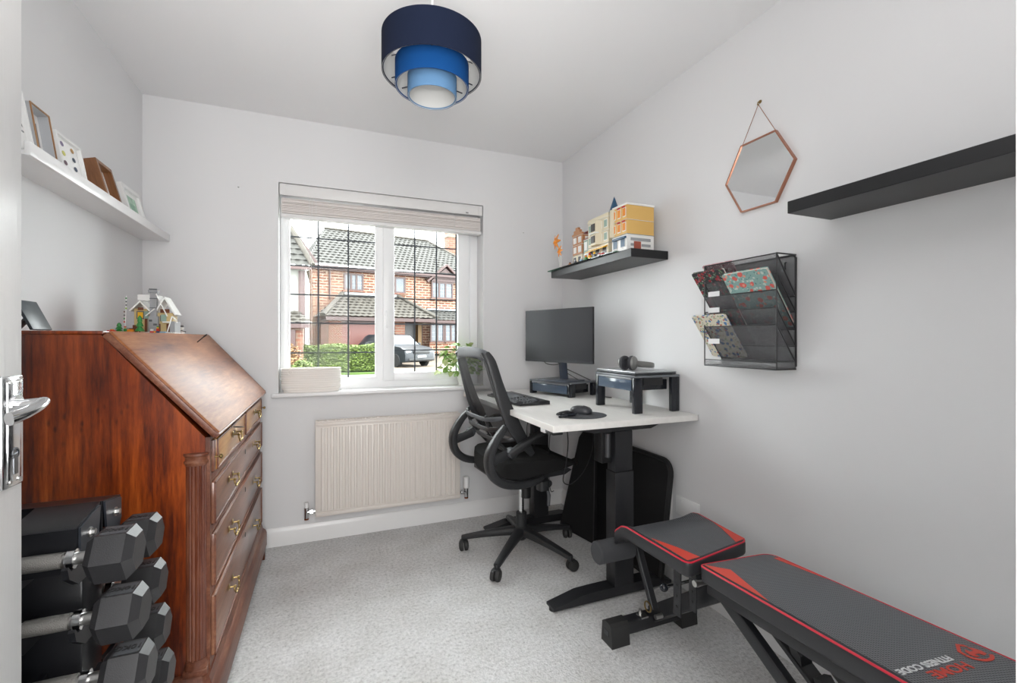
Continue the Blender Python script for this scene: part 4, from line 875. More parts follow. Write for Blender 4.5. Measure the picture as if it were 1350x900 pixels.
# ---- under-desk: cables, panels
for pts, r, lab in [
    ([(0.93, 1.68, 0.785), (0.975, 1.75, 0.70), (1.02, 1.85, 0.58), (1.06, 1.95, 0.47), (1.12, 1.98, 0.44), (1.17, 1.95, 0.50), (1.19, 1.90, 0.62), (1.175, 1.86, 0.785)], 0.0026, 'long black cable looping in a deep U under the desk front'),
    ([(1.11, 2.05, 0.785), (1.07, 2.09, 0.70), (1.06, 2.1, 0.60), (1.10, 2.18, 0.42), (1.12, 2.2, 0.34), (1.19, 2.3, 0.30)], 0.0022, 'black cable hanging under the desk behind the chair seat'),
    ([(1.28, 2.66, 0.785), (1.19, 2.67, 0.60), (1.24, 2.70, 0.36), (1.30, 2.73, 0.18), (1.36, 2.76, 0.075), (1.42, 2.80, 0.02)], 0.0024, 'thin cable running from desk down to the corner of the floor')]:
    tag(MB().tube(smoothpath(pts, 6), r, 6).build('desk_cable', BPLAST), lab, 'cable')
# rounded black board leaning on the right wall
bd = thing('leaning_board', (1.47, 2.05, 0), 'large black round-cornered board leaning on the right wall behind the desk leg', 'board')
poly = []
w0, w1, hh = -0.33, 0.33, 0.56
for (cx_, cy_, a0) in ((w1 - 0.06, hh - 0.06, 0), (w0 + 0.06, hh - 0.06, 90), (w0 + 0.03, 0.03, 180), (w1 - 0.03, 0.03, 270)):
    rr = 0.06 if cy_ > 0.1 else 0.03
    for k_ in range(7): a = math.radians(a0 + 15 * k_); poly.append((cx_ + rr * math.cos(a), cy_ + rr * math.sin(a)))
Mb = Matrix.Rotation(math.radians(7), 4, 'Y')
o = MB().prism(poly, 'X', -0.012, 0.012).build('panel', FABB, bd, local=True); o.matrix_local = Matrix.Translation((-0.022, 0, 0.003)) @ Mb
pe = [(0.0, a, b) for a, b in poly]
o = MB().tube(pe, 0.014, 6, closed=True).build('edge_binding', mat('edge_binding', '151517', 0.6), bd, local=True); o.matrix_local = Matrix.Translation((-0.022, 0, 0.014)) @ Mb
b2 = thing('folded_panel', (1.35, 2.33, 0), 'black fabric panel tapering upward, standing under the desk', 'panel')
P0, P1 = Vector((1.350, 2.505, 0.0)), Vector((1.405, 2.215, 0.0)); T0, T1 = Vector((1.432, 2.395, 0.60)), Vector((1.455, 2.275, 0.60))
nv = (P1 - P0).cross(T0 - P0).normalized() * 0.011
S = [P0, P1, P1.lerp(T1, 0.93) , T1 - Vector((0.0, 0.0, 0.0)), T0, P0.lerp(T0, 0.93)]
S[3] = T1.lerp(T0, 0.25) + Vector((0, 0, 0.01)); S[4] = T0.lerp(T1, 0.25) + Vector((0, 0, 0.01))
z_ = abs(nv.z)
m = MB(); n_ = len(S); m.add([p - nv + Vector((0, 0, z_)) for p in S] + [p + nv + Vector((0, 0, z_)) for p in S], [tuple(range(n_)), tuple(range(n_, 2 * n_))[::-1]] + [(i, (i + 1) % n_, n_ + (i + 1) % n_, n_ + i) for i in range(n_)])
m.build('panel', FABB, b2); 
m = MB(); m.tube([p + nv * 1.0 + Vector((0, 0, z_ + 0.002)) for p in S], 0.0035, 6, closed=True); m.build('edge_binding', mat('edge_binding', '151517', 0.6), b2)
# socket on the right wall
so = thing('wall_socket', (XR, 1.655, 0.345), 'white double wall socket low on the right wall behind the bench', 'socket')
MB().box(XR - 0.009, XR, 1.58, 1.726, 0.328, 0.414, bev=0.003).build('plate', GLOSSW, so)
for y in (1.617, 1.689): MB().box(XR - 0.012, XR - 0.0092, y - 0.006, y + 0.006, 0.39, 0.405, bev=0.001).build('switch', GLOSSW, so)
tg = thing('wall_box', (XR, 1.80, 0.16), 'white cable outlet low on the right wall beside the leaning board', 'outlet')
MB().box(XR - 0.02, XR, 1.755, 1.775, 0.1005, 0.43, bev=0.002).build('trunking', GLOSSW, tg)

# ================================================================== OFFICE CHAIR
chr_ = thing('office_chair', (0.985, 2.285, 0), 'black mesh-back office chair with flip-up arms at the desk', 'chair', math.radians(4))
l = lambda mb, n, m_, par=chr_, **k: mb.build(n, m_, par, local=True, **k)
CF = mat('chair_frame', '28292B', 0.42, bump=0.08, bscale=300); CF2 = mat('chair_frame_grey', '45474B', 0.55); CS = mat('chair_seat_fabric', '0B0B0C', 0.95, bump=0.4, bscale=450)
# five-star base
base_a = [math.radians(a - 4) for a in (153, 225, 297, 9, 81)]
for a in base_a:
    ca, sa = math.cos(a), math.sin(a); P = lambda r, z: (r * ca, r * sa, z)
    l(MB().sweep(smoothpath([P(0.020, 0.118), P(0.10, 0.108), P(0.22, 0.088), P(0.318, 0.068)], 4), lerplist([0.034, 0.026, 0.021, 0.017], 4), lerplist([0.024, 0.020, 0.015, 0.012], 4), pw=3.2, n=12), 'star_leg', CF)
    fk = a + 0.9 + math.sin(a * 3)
    cx_, cy_ = 0.318 * ca, 0.318 * sa; q = Matrix.Translation((cx_, cy_, 0)) @ Matrix.Rotation(fk, 4, 'Z')
    ct = l(MB().lathe([(0.0001, 0.078), (0.011, 0.078), (0.0125, 0.072), (0.0125, 0.052), (0.010, 0.050)], 12, M=q), 'caster', CF)
    l(MB().sweep([(-0.004, 0, 0.052), (0.008, 0, 0.054), (0.022, 0, 0.050)], 0.020, 0.006, pw=3, M=q), 'caster_hood', CF, ct)
    for s in (-1, 1):
        l(MB().lathe([(0.0001, 0.013), (0.016, 0.0125), (0.0255, 0.009), (0.0285, 0.001), (0.0275, -0.008), (0.0001, -0.0095)], 22, M=q @ Matrix.Translation((0.012, s * 0.0125, 0.0285)) @ Matrix.Rotation(s * -PI / 2, 4, 'X')), 'wheel', RUBBER, ct)
l(MB().lathe([(0.0001, 0.070), (0.022, 0.070), (0.035, 0.085), (0.042, 0.105), (0.040, 0.135), (0.030, 0.145), (0.029, 0.215), (0.026, 0.218)], 28), 'hub', CF)
l(MB().lathe([(0.0141, 0.216), (0.014, 0.40)], 20).lathe([(0.0001, 0.4), (0.014, 0.4)], 20), 'gas_lift', CHROME, label='chrome gas lift')
l(MB().lathe([(0.026, 0.300), (0.026, 0.405), (0.0001, 0.405)], 20, (0.018, -0.02, 0)), 'lift_cover', BPLAST)
l(MB().box(-0.075, 0.115, -0.075, 0.075, 0.400, 0.440, bev=0.012), 'mechanism', BPLAST)
lv = l(MB().tube([(0.055, -0.07, 0.415), (0.05, -0.17, 0.40), (0.05, -0.20, 0.385)], 0.005, 8), 'lift_lever', CHROME)
l(MB().sweep([(0.05, -0.185, 0.40), (0.052, -0.205, 0.36), (0.046, -0.21, 0.31)], [0.008, 0.009, 0.008], [0.006, 0.006, 0.004], pw=2.5), 'lever_paddle', CF2, lv)
l(MB().cyl((0.035, -0.075, 0.43), (0.035, -0.235, 0.43), 0.018, 14), 'tilt_bar', CF)
l(MB().sweep([(0.0, -0.232, 0.452), (0.0, -0.232, 0.405)], 0.028, 0.028, up=(1, 0, 0), pw=3.4, n=16), 'arm_mount', CF)
# seat: waterfall-front cushion
vs = []; nx, ny = 18, 14
def seat_pt(u, v, s):
    x = -0.215 + 0.465 * u; hw = 0.245 * max(0.62, (1 - abs(2 * u - 1) ** 7) ** 0.28)
    y = hw * (2 * v - 1); e = abs(2 * v - 1)
    top = 0.555 - 0.075 * max(0, (u - 0.55) / 0.45) ** 1.6 + 0.012 * e * e - 0.014 * max(0, e - 0.86) / 0.14
    bot = 0.455 + 0.045 * max(0, (u - 0.35) / 0.65) ** 1.3 + 0.022 * max(0, e - 0.7) / 0.3
    if u < 0.08: top -= 0.02 * (0.08 - u) / 0.08
    return (x, y, top if s else bot)
m = MB()
for s in (1, 0):
    for i in range(nx + 1):
        for j in range(ny + 1): vs.append(seat_pt(i / nx, j / ny, s))
W_ = ny + 1; B_ = (nx + 1) * W_; fs = []
for i in range(nx):
    for j in range(ny):
        a = i * W_ + j; fs.append((a, a + 1, a + W_ + 1, a + W_)); fs.append((B_ + a, B_ + a + W_, B_ + a + W_ + 1, B_ + a + 1))
for i in range(nx):
    for j in (0, ny): a = i * W_ + j; fs.append((a, a + W_, B_ + a + W_, B_ + a))
for j in range(ny):
    for i in (0, nx): a = i * W_ + j; fs.append((a, a + 1, B_ + a + 1, B_ + a))
m.add(vs, fs); st = l(m, 'seat', CS, smooth=60)
md = st.modifiers.new('b', 'BEVEL'); md.width = 0.02; md.segments = 3; md.limit_method = 'ANGLE'; md.angle_limit = math.radians(50)
l(MB().prism([(-0.20, 0.438), (-0.20, 0.458), (0.18, 0.480), (0.20, 0.470), (0.16, 0.450)], 'Y', -0.19, 0.19), 'seat_pan', CF)
# backrest frame in profile (x, z)
prof = [(-0.055, 0.585), (-0.115, 0.665), (-0.165, 0.745), (-0.205, 0.84), (-0.238, 0.94), (-0.268, 1.04), (-0.290, 1.085)]
def bx_at(z):
    for (a, b), (c, d) in zip(prof, prof[1:]):
        if b <= z <= d: return a + (c - a) * (z - b) / (d - b)
    return prof[0][0] if z < prof[0][1] else prof[-1][0]
for s in (-1, 1):
    y_ = [0.222, 0.228, 0.226, 0.222, 0.216, 0.206, 0.192]
    pts = smoothpath([(x, s * y_[i], z) for i, (x, z) in enumerate(prof)], 4)
    l(MB().sweep(pts, lerplist([0.012, 0.013, 0.013, 0.012, 0.012, 0.012, 0.010], 4), lerplist([0.014, 0.030, 0.038, 0.032, 0.026, 0.024, 0.016], 4), up=(1, 0, 0.35), pw=3.5, n=14), 'back_side_frame', CF)
    # inner slim rail carrying the mesh
    pts = smoothpath([(x - 0.018, s * (y_[i] - 0.030), z) for i, (x, z) in enumerate(prof[1:])], 3)
    l(MB().sweep(pts, 0.006, 0.010, up=(1, 0, 0.35), n=8), 'mesh_rail', BPLAST)
l(MB().sweep(smoothpath([(-0.290, -0.195, 1.068), (-0.303, -0.14, 1.082), (-0.315, 0, 1.088), (-0.303, 0.14, 1.082), (-0.290, 0.195, 1.068)], 5), 0.010, 0.028, up=(0, 0, 1), pw=3, n=14), 'top_rail', CF2, label='grey curved top rail')
m = MB(); zs = [0.665 + 0.4 * i / 12 for i in range(13)]; vs = []
for z in zs:
    for j in range(9):
        v = j / 8 * 2 - 1; vs.append((bx_at(z) - 0.022 - 0.022 * (1 - v * v), v * 0.196, z))
m.add(vs, [(i * 9 + j, i * 9 + j + 1, (i + 1) * 9 + j + 1, (i + 1) * 9 + j) for i in range(12) for j in range(8)]); l(m, 'mesh_panel', CHAIRM)
# lumbar cage
for k_, (z, bulge) in enumerate(((0.762, 0.085), (0.712, 0.098), (0.655, 0.092), (0.60, 0.075))):
    x0 = bx_at(z) - 0.01
    pts = smoothpath([(x0, -0.205, z + 0.012), (x0 - bulge * 0.6, -0.19, z + 0.004), (x0 - bulge, -0.12, z - 0.004), (x0 - bulge * 1.04, 0, z - 0.006), (x0 - bulge, 0.12, z - 0.004), (x0 - bulge * 0.6, 0.19, z + 0.004), (x0, 0.205, z + 0.012)], 4)
    l(MB().sweep(pts, 0.005, 0.011, up=(0, 0, 1), pw=3, n=10), 'lumbar_bar', CF if k_ else CF2)
for y in (-0.125, 0.125):
    l(MB().sweep(smoothpath([(bx_at(0.76) - 0.093, y, 0.775), (bx_at(0.70) - 0.105, y, 0.70), (bx_at(0.62) - 0.095, y, 0.62), (-0.10, y, 0.54), (-0.03, y * 0.8, 0.452)], 4), 0.011, 0.007, up=(1, 0, 0), pw=3, n=10), 'lumbar_strut', CF)
# arms
for s in (-1, 1):
    Y_ = s * 0.258
    pts = smoothpath([(-0.215, Y_ * 0.97, 0.738), (-0.262, Y_, 0.685), (-0.300, Y_, 0.610), (-0.290, Y_, 0.530), (-0.235, Y_, 0.477), (-0.150, Y_, 0.455), (-0.060, Y_ * 0.98, 0.458), (-0.005, Y_ * 0.93, 0.468)], 5)
    br = l(MB().sweep(pts, lerplist([0.015, 0.019, 0.021, 0.022, 0.021, 0.018, 0.016, 0.013], 5), lerplist([0.016, 0.024, 0.030, 0.032, 0.028, 0.022, 0.017, 0.013], 5), up=(0, 1, 0), pw=3, n=14), 'arm_bracket', CF)
    # reposition widths: bracket broad face outward
    l(MB().cyl((-0.19, Y_ - s * 0.006, 0.618), (-0.19, Y_ + s * 0.030, 0.618), 0.024, 24), 'arm_pivot', CF2, br)
    l(MB().sweep([(-0.285, Y_, 0.585), (-0.23, Y_, 0.602), (-0.185, Y_ - s * 0.004, 0.618)], 0.009, 0.024, up=(0, 0, 1), pw=3), 'pivot_lug', CF, br)
    pts = smoothpath([(-0.205, Y_ + s * 0.020, 0.606), (-0.15, Y_ + s * 0.020, 0.640), (-0.09, Y_ + s * 0.018, 0.672), (-0.03, Y_ + s * 0.014, 0.697), (0.012, Y_ + s * 0.008, 0.699)], 4)
    l(MB().sweep(pts, lerplist([0.015, 0.017, 0.023, 0.026, 0.020], 4), lerplist([0.022, 0.020, 0.015, 0.011, 0.005], 4), up=(0, 0, 1), pw=2.8, n=14), 'arm_pad', mat('arm_pad_black', '222325', 0.5), br)

# ================================================================== WEIGHT BENCH
be = thing('weight_bench', (1.2, 1.2, 0), 'black and red adjustable weight bench along the right wall', 'weight bench')
def padslab(m, outline, z0, z1, r=0.012, M=None, f=None):
    """outline list of (x, y) CCW; rounded top and bottom edges"""
    cx_ = sum(p[0] for p in outline) / len(outline); cy_ = sum(p[1] for p in outline) / len(outline)
    rings = []
    for k_ in range(5):
        a = PI / 2 * k_ / 4; rings.append((r * (1 - math.sin(a)), z1 - r * (1 - math.cos(a)) if False else z1 - r + r * math.cos(a)))
    lev = [(r - r * math.sin(PI / 2 * k_ / 4), z1 - r + r * math.cos(PI / 2 * k_ / 4)) for k_ in range(5)] + [(r - r * math.cos(PI / 2 * k_ / 4), z0 + r - r * math.sin(PI / 2 * k_ / 4)) for k_ in range(5)]
    n_ = len(outline); vs = []
    for ins, z in lev:
        for i, p in enumerate(outline):
            a, b = Vector(outline[i - 1]), Vector(outline[(i + 1) % n_]); t_ = (b - a).normalized(); nn_ = Vector((-t_.y, t_.x))
            q = Vector(p) + nn_ * ins; vs.append((q.x, q.y, z + (f(q.x, q.y) if f else 0)))
    fs = [(i * n_ + j, i * n_ + (j + 1) % n_, (i + 1) * n_ + (j + 1) % n_, (i + 1) * n_ + j) for i in range(9) for j in range(n_)]
    return lev, vs, fs, n_
def roundpoly(pts, r, k=5):
    out = []; n_ = len(pts)
    for i in range(n_):
        p = Vector(pts[i][:2]); rr = pts[i][2] if len(pts[i]) > 2 else r
        a = (Vector(pts[i - 1][:2]) - p).normalized(); b = (Vector(pts[(i + 1) % n_][:2]) - p).normalized()
        s_, e_ = p + a * rr, p + b * rr
        for j in range(k + 1): t_ = j / k; out.append(tuple((1 - t_) ** 2 * s_ + 2 * t_ * (1 - t_) * p + t_ * t_ * e_))
    return out
def dens(poly, step):
    out = []; n_ = len(poly)
    for i in range(n_):
        a, b = Vector(poly[i]), Vector(poly[(i + 1) % n_]); k_ = max(1, int((b - a).length / step))
        for j in range(k_): out.append(tuple(a.lerp(b, j / k_)))
    return out
def pad(name, outline, z0, z1, parent, M=None, f=None):
    """vinyl cushion: top skin, side skin, red piping"""
    lev, vs, fs, n_ = padslab(None, outline, z0, z1, f=f)
    m = MB(); m.add(vs, fs, 0)
    # top and bottom grid caps: fan strips across
    def cap(off, mi):
        ring = [vs[off + i] for i in range(n_)]; bm = bmesh.new(); bv = [bm.verts.new(v) for v in ring]; fc = bm.faces.new(bv)
        bmesh.ops.triangulate(bm, faces=[fc]); bm.verts.index_update(); m.add([v.co.copy() for v in bm.verts], [[v.index for v in g.verts] for g in bm.faces], mi); bm.free()
    cap(0, 1); cap(9 * n_, 0)
    mm = MB(); mm.v = [tuple(M @ Vector(v)) for v in m.v] if M else m.v; mm.f = m.f; mm.m = m.m; mm.p = m.p
    o = mm.build(name, [SVINYL, VINYL], parent, local=True)
    pt = [Vector(v) for v in vs[n_ * 2:n_ * 3]]; pt = [M @ p for p in pt] if M else pt
    MB().tube(pt, 0.0030, 6, closed=True).build('red_piping', REDP, o, local=True, label='red piping')
    return o
def patch(poly, z, parent, M=None, m_=REDV, f=None, name='red_patch', label='red vinyl corner'):
    m = MB(); n_ = len(poly); v = [Vector((p[0], p[1], z + (f(p[0], p[1]) if f else 0))) for p in poly]; v += [p + Vector((0, 0, 0.0012)) for p in v]
    v = [M @ p for p in v] if M else v
    m.add(v, [tuple(range(n_))[::-1], tuple(range(n_, 2 * n_))] + [(i, (i + 1) % n_, n_ + (i + 1) % n_, n_ + i) for i in range(n_)])
    return m.build(name, m_, parent, local=True, label=label)
# seat pad, local to the bench root (1.2, 1.2, 0); nose curls down at the far end
def nose(x, y): return -0.055 * max(0, (y - 0.215) / 0.075) ** 1.7 if y > 0.215 else 0.0
so_ = dens(roundpoly([(-0.165, -0.098, 0.03), (0.150, -0.045, 0.03), (0.185, 0.29, 0.02), (-0.175, 0.29, 0.02)], 0.02), 0.03)
SZ = 0.462
sp = pad('seat_pad', so_, SZ - 0.052, SZ, be, f=nose)
patch([(-0.152, -0.080), (-0.10, -0.078), (-0.118, 0.0), (-0.152, 0.09)], SZ, sp)
patch([(0.145, -0.034), (0.158, 0.12), (0.140, 0.06), (0.095, -0.042)], SZ, sp)
# back pad on its own tilted frame
o_ = Vector((1.205, 1.088, 0.458)); yw, pt_ = math.radians(5.4), math.radians(4.8)
av = Vector((-math.sin(yw) * math.cos(pt_), -math.cos(yw) * math.cos(pt_), math.sin(pt_))); xv = Vector((math.cos(yw), -math.sin(yw), 0)); nv_ = xv.cross(-av); nv_.normalize()
if nv_.z < 0: nv_ = -nv_
rt_ = Vector((1.2, 1.2, 0)); oo = o_ - rt_
# local pad frame: X across, Y away from the camera, Z up
Mp = Matrix(((xv.x, -av.x, nv_.x, oo.x), (xv.y, -av.y, nv_.y, oo.y), (xv.z, -av.z, nv_.z, oo.z), (0, 0, 0, 1)))
bo = dens(roundpoly([(-0.140, -0.88, 0.03), (0.140, -0.88, 0.03), (0.140, -0.006, 0.045), (-0.138, -0.006, 0.02)], 0.02), 0.04)
bp_ = pad('back_pad', bo, -0.052, 0.0, be, M=Mp)
patch([(-0.126, -0.020), (-0.078, -0.075), (-0.126, -0.26)], 0.0, bp_, Mp); patch([(0.128, -0.055), (0.128, -0.21), (0.112, -0.07), (0.112, -0.05)], 0.0, bp_, Mp)
def padtext(txt, size, x, a, m_, sx=1.0, nm='lettering'):
    M = Mp @ Matrix.Translation((x, -a, 0.0006)) @ Matrix.Rotation(PI, 4, 'Z'); return textmesh(txt, size, 0.0003, nm, m_, M, bp_, bold=0.0007 if size > 0.02 else 0.0003, sx=sx)
REDPRINT = mat('red_print', 'C8402F', 0.5); WPRINT = mat('white_print', 'D8DADB', 0.5)
tw = padtext('HOME', 0.030, -0.020, 0.588, REDPRINT, 1.25); padtext('FITNESS CODE', 0.0215, -0.048, 0.562, WPRINT, 1.04)
# shield emblem
def emb(poly, M_=None):
    m = MB(); n_ = len(poly); M = Mp @ Matrix.Translation((0.089, -0.5665, 0.0006)) @ Matrix.Rotation(PI, 4, 'Z')
    v = [M @ Vector((p[0], p[1], 0)) for p in poly] + [M @ Vector((p[0], p[1], 0.0006)) for p in poly]; m.add(v, [tuple(range(n_))[::-1], tuple(range(n_, 2 * n_))] + [(i, (i + 1) % n_, n_ + (i + 1) % n_, n_ + i) for i in range(n_)])
    return m.build('emblem', REDPRINT, bp_, local=True)
out_ = [(0.030 * math.cos(a), 0.006 + 0.024 * math.sin(a)) for a in [math.radians(t) for t in range(-10, 160, 10)]]
in_ = [(0.023 * math.cos(a), 0.006 + 0.017 * math.sin(a)) for a in [math.radians(t) for t in range(-10, 160, 10)]]
emb(out_ + in_[::-1])
emb([(0.0295, 0.001), (0.027, -0.012), (0.0, -0.031), (-0.012, -0.023), (-0.012, -0.015), (0.0, -0.023), (0.0205, -0.009), (0.0225, 0.001)])
emb([(-0.021, 0.002), (-0.019, 0.012), (-0.008, 0.014), (-0.005, 0.006), (0.006, 0.006), (0.006, 0.014), (0.014, 0.013), (0.017, 0.004), (0.013, -0.006), (0.004, -0.012), (0.004, -0.003), (-0.006, -0.003), (-0.008, -0.015), (-0.016, -0.010)])
# back pad rails
def padbar(x0, x1, a0, a1, z0, z1, name='back_rail'):
    m = MB().box(x0, x1, -a1, -a0, z0, z1, bev=0.003, M=Mp); return m.build(name, BLACK, be, local=True)
padbar(-0.115, -0.075, 0.01, 0.84, -0.090, -0.053); padbar(0.075, 0.115, 0.01, 0.84, -0.090, -0.053)
W3 = lambda p: Vector(p) - rt_
def bar(name, a, b, w_, h_, up=(0, 0, 1), par=None, m_=None, pw=7):
    return MB().sweep([W3(a), W3(b)], w_, h_, up=up, pw=pw, n=16).build(name, m_ or BLACK, par or be, local=True)
# front cross foot with rubber shoes
bar('cross_foot', (1.02, 1.470, 0.052), (1.37, 1.470, 0.052), 0.025, 0.025)
for x0, x1 in ((0.985, 1.065), (1.315, 1.395)):
    m = MB(); m.prism([(1.470 - 0.036 - 1.2, 0), (1.470 + 0.036 - 1.2, 0), (1.470 + 0.030 - 1.2, 0.075), (1.470 + 0.018 - 1.2, 0.084), (1.470 - 0.018 - 1.2, 0.084), (1.470 - 0.030 - 1.2, 0.075)], 'X', x0 - 1.2, x1 - 1.2)
    f_ = m.build('rubber_foot', RUBBER, be, local=True)
    xs = x0 - 1.2 - 0.001 if x0 < 1.2 else x1 - 1.2 + 0.001
    MB().box(xs - 0.001, xs + 0.001, 0.255, 0.285, 0.035, 0.055, bev=0.0008, seg=1).build('logo_recess', SHINYB, f_, local=True)
bar('main_beam', (1.205, 1.46, 0.075), (1.205, 1.06, 0.385), 0.025, 0.030)
MB().cyl(W3((1.14, 1.47, 0.075)), W3((1.14, 1.47, 0.098)), 0.007, 6).build('bolt', STEEL, be, local=True)
MB().box(-0.075, -0.045, 0.24, 0.275, 0.078, 0.084).build('plate', STEEL, be, local=True)
# seat uprights with adjustment holes
for x in (1.085, 1.152):
    u_ = bar('seat_upright', (x, 1.205, 0.410), (x, 1.205, 0.235), 0.004, 0.017, up=(0, 1, 0), pw=5)
    for z in (0.335, 0.300, 0.265): MB().cyl(W3((x - 0.0055, 1.205, z)), W3((x - 0.0035, 1.205, z)), 0.0045, 12).build('hole', RUBBER, u_, local=True)
bar('seat_rail', (1.118, 1.12, 0.398), (1.118, 1.44, 0.398), 0.036, 0.011)
MB().cyl(W3((1.06, 1.235, 0.318)), W3((1.19, 1.235, 0.318)), 0.005, 10).build('pin', CHROME, be, local=True)
MB().sphere(W3((1.055, 1.235, 0.318)), 0.014, 14).build('pin_knob', SHINYB, be, local=True)
# leg hold-down: arm, axle, foam rollers
bar('roller_arm', (1.15, 1.50, 0.335), (1.15, 1.40, 0.135), 0.014, 0.011, up=(0, 1, 0))
MB().cyl(W3((0.975, 1.512, 0.330)), W3((1.375, 1.512, 0.330)), 0.011, 12).build('axle', STEEL, be, local=True)
for x0, x1 in ((0.965, 1.125), (1.225, 1.385)):
    MB().lathe([(0.013, 0), (0.038, 0), (0.043, 0.005), (0.043, x1 - x0 - 0.005), (0.038, x1 - x0), (0.013, x1 - x0)], 28, M=Matrix.Translation(W3((x0, 1.512, 0.330))) @ Matrix.Rotation(PI / 2, 4, 'Y')).build('foam_roller', mat('foam_grey', '3C3D40', 0.85, bump=0.3, bscale=300), be, local=True, label='dark grey foam roller')
MB().tube([W3((1.12, 1.40 + 0.018 * math.cos(a * PI / 8), 0.150 + 0.018 * math.sin(a * PI / 8))) for a in range(16)], 0.003, 6, closed=True).build('pull_ring', BRASS, be, local=True)
MB().cyl(W3((1.13, 1.37, 0.125)), W3((1.16, 1.37, 0.125)), 0.009, 10).build('bolt', STEEL, be, local=True)
# rear leg frame and ladder
for x in (1.125, 1.30):
    bar('rear_strut', (x + 0.02 * (x > 1.2), 1.06, 0.380), (x, 0.50, 0.035), 0.014, 0.020)
bar('rear_strut', (1.195, 0.80, 0.395), (1.18, 0.55, 0.10), 0.020, 0.014)
bar('rear_foot', (1.0, 0.48, 0.027), (1.44, 0.48, 0.027), 0.025, 0.025)
ld = bar('ladder', (1.235, 1.02, 0.335), (1.235, 0.55, 0.045), 0.026, 0.008)
for i in range(6):
    t_ = 0.12 + i * 0.15; y = 1.02 - 0.47 * t_; z = 0.335 - 0.29 * t_
    MB().prism([(y - 1.2, z), (y - 1.2 + 0.012, z + 0.03), (y - 1.2 - 0.006, z + 0.038), (y - 1.2 - 0.022, z + 0.020), (y - 1.2 - 0.026, z - 0.006)], 'X', 1.213 - 1.2, 1.257 - 1.2).build('ladder_hook', BLACK, ld, local=True)
hb = MB().cyl(W3((1.052, 1.095, 0.400)), W3((1.064, 1.095, 0.400)), 0.010, 14); hb.build('hinge_bolt', STEEL, be, local=True)
MB().cyl(W3((1.064, 1.095, 0.400)), W3((1.31, 1.065, 0.392)), 0.008, 10).build('hinge_pin', STEEL, be, local=True)

# ================================================================== RIGHT WALL
SHM = mat('shelf_black', '17181A', 0.4, var=0.1, vscale=30, stretch=(1, 20, 1))
s1 = MB().box(1.346, XR, 0.44, 1.009, 1.548, 1.586, bev=0.0015, seg=1).build('floating_shelf', SHM); tag(s1, 'empty black floating shelf at the far right of the right wall', 'shelf')
s2 = MB().box(1.332, XR, 1.786, 2.610, 1.542, 1.583, bev=0.0015, seg=1).build('floating_shelf', SHM); tag(s2, 'black floating shelf carrying the toy buildings', 'shelf')
gp = MB().box(1.318, 1.535, 1.90, 2.635, 1.5832, 1.5895, bev=0.001, seg=1).build('glass_plate', GREENGLASS); tag(gp, 'greenish glass sheet lying on the toy shelf', 'glass')
# hexagonal mirror
hx = thing('hexagon_mirror', (XR, 1.277, 1.793), 'copper-framed hexagonal mirror hanging on the right wall', 'mirror')
R_ = 0.153
hex_ = [(R_ * math.cos(math.radians(60 * k_)), R_ * 0.875 / 0.866 * math.sin(math.radians(60 * k_))) for k_ in range(6)]
hxx = -0.006
m = MB().prism([(a * 0.97, b * 0.97) for a, b in hex_], 'X', -0.010, -0.008).build('mirror_glass', mat('mirror_silver', 'E9EBEC', 0.01, 1.0), hx, local=True)
MB().prism([(a * 0.95, b * 0.95) for a, b in hex_], 'X', -0.0078, -0.001).build('back_board', BPLAST, hx, local=True)
m = MB()
for k_ in range(6):
    a, b = hex_[k_], hex_[(k_ + 1) % 6]; ai, bi = (a[0] * 0.965, a[1] * 0.965), (b[0] * 0.965, b[1] * 0.965)
    m.prism([a, b, bi, ai], 'X', -0.014, -0.0005)
split(m, 'frame_side', COPPER, hx, local=True)
MB().tube([(-0.006, -0.073, 0.132), (-0.010, -0.002, 0.262)], 0.0012, 5).build('hanging_cord', COPPER, hx, local=True); MB().tube([(-0.006, 0.075, 0.132), (-0.010, -0.002, 0.262)], 0.0012, 5).build('hanging_cord', COPPER, hx, local=True)
hk = thing('brass_hook', (XR, 1.275, 2.06), 'small brass wall hook holding the mirror cord', 'hook')
MB().lathe([(0.0001, 0.004), (0.006, 0.003), (0.007, 0)], 12, M=Matrix.Translation((0, 0, 0.008)) @ Matrix.Rotation(-PI / 2, 4, 'Y')).build('rose', BRASS, hk, local=True)
MB().tube([(-0.003, 0, 0.008), (-0.012, 0, 0.004), (-0.015, 0, -0.006), (-0.010, 0, -0.0075), (-0.008, 0, -0.002)], 0.002, 6).build('hook_arm', BRASS, hk, local=True)
for (x, y, z, r_, lab) in ((0.0, 0, 0, 0, ''),): pass
nl = thing('wall_screw', (-0.44, YB, 1.98), 'tiny grey screw in the window wall above the bureau', 'screw'); MB().cyl((-0.44, YB, 1.98), (-0.436, YB - 0.006, 1.977), 0.003, 8).build('shank', STEEL, nl)
nl = thing('wall_screw', (1.25, YB, 1.88), 'tiny grey screw high on the window wall right of the window', 'screw'); MB().cyl((1.25, YB, 1.88), (1.25, YB - 0.006, 1.877), 0.0025, 8).build('shank', STEEL, nl)

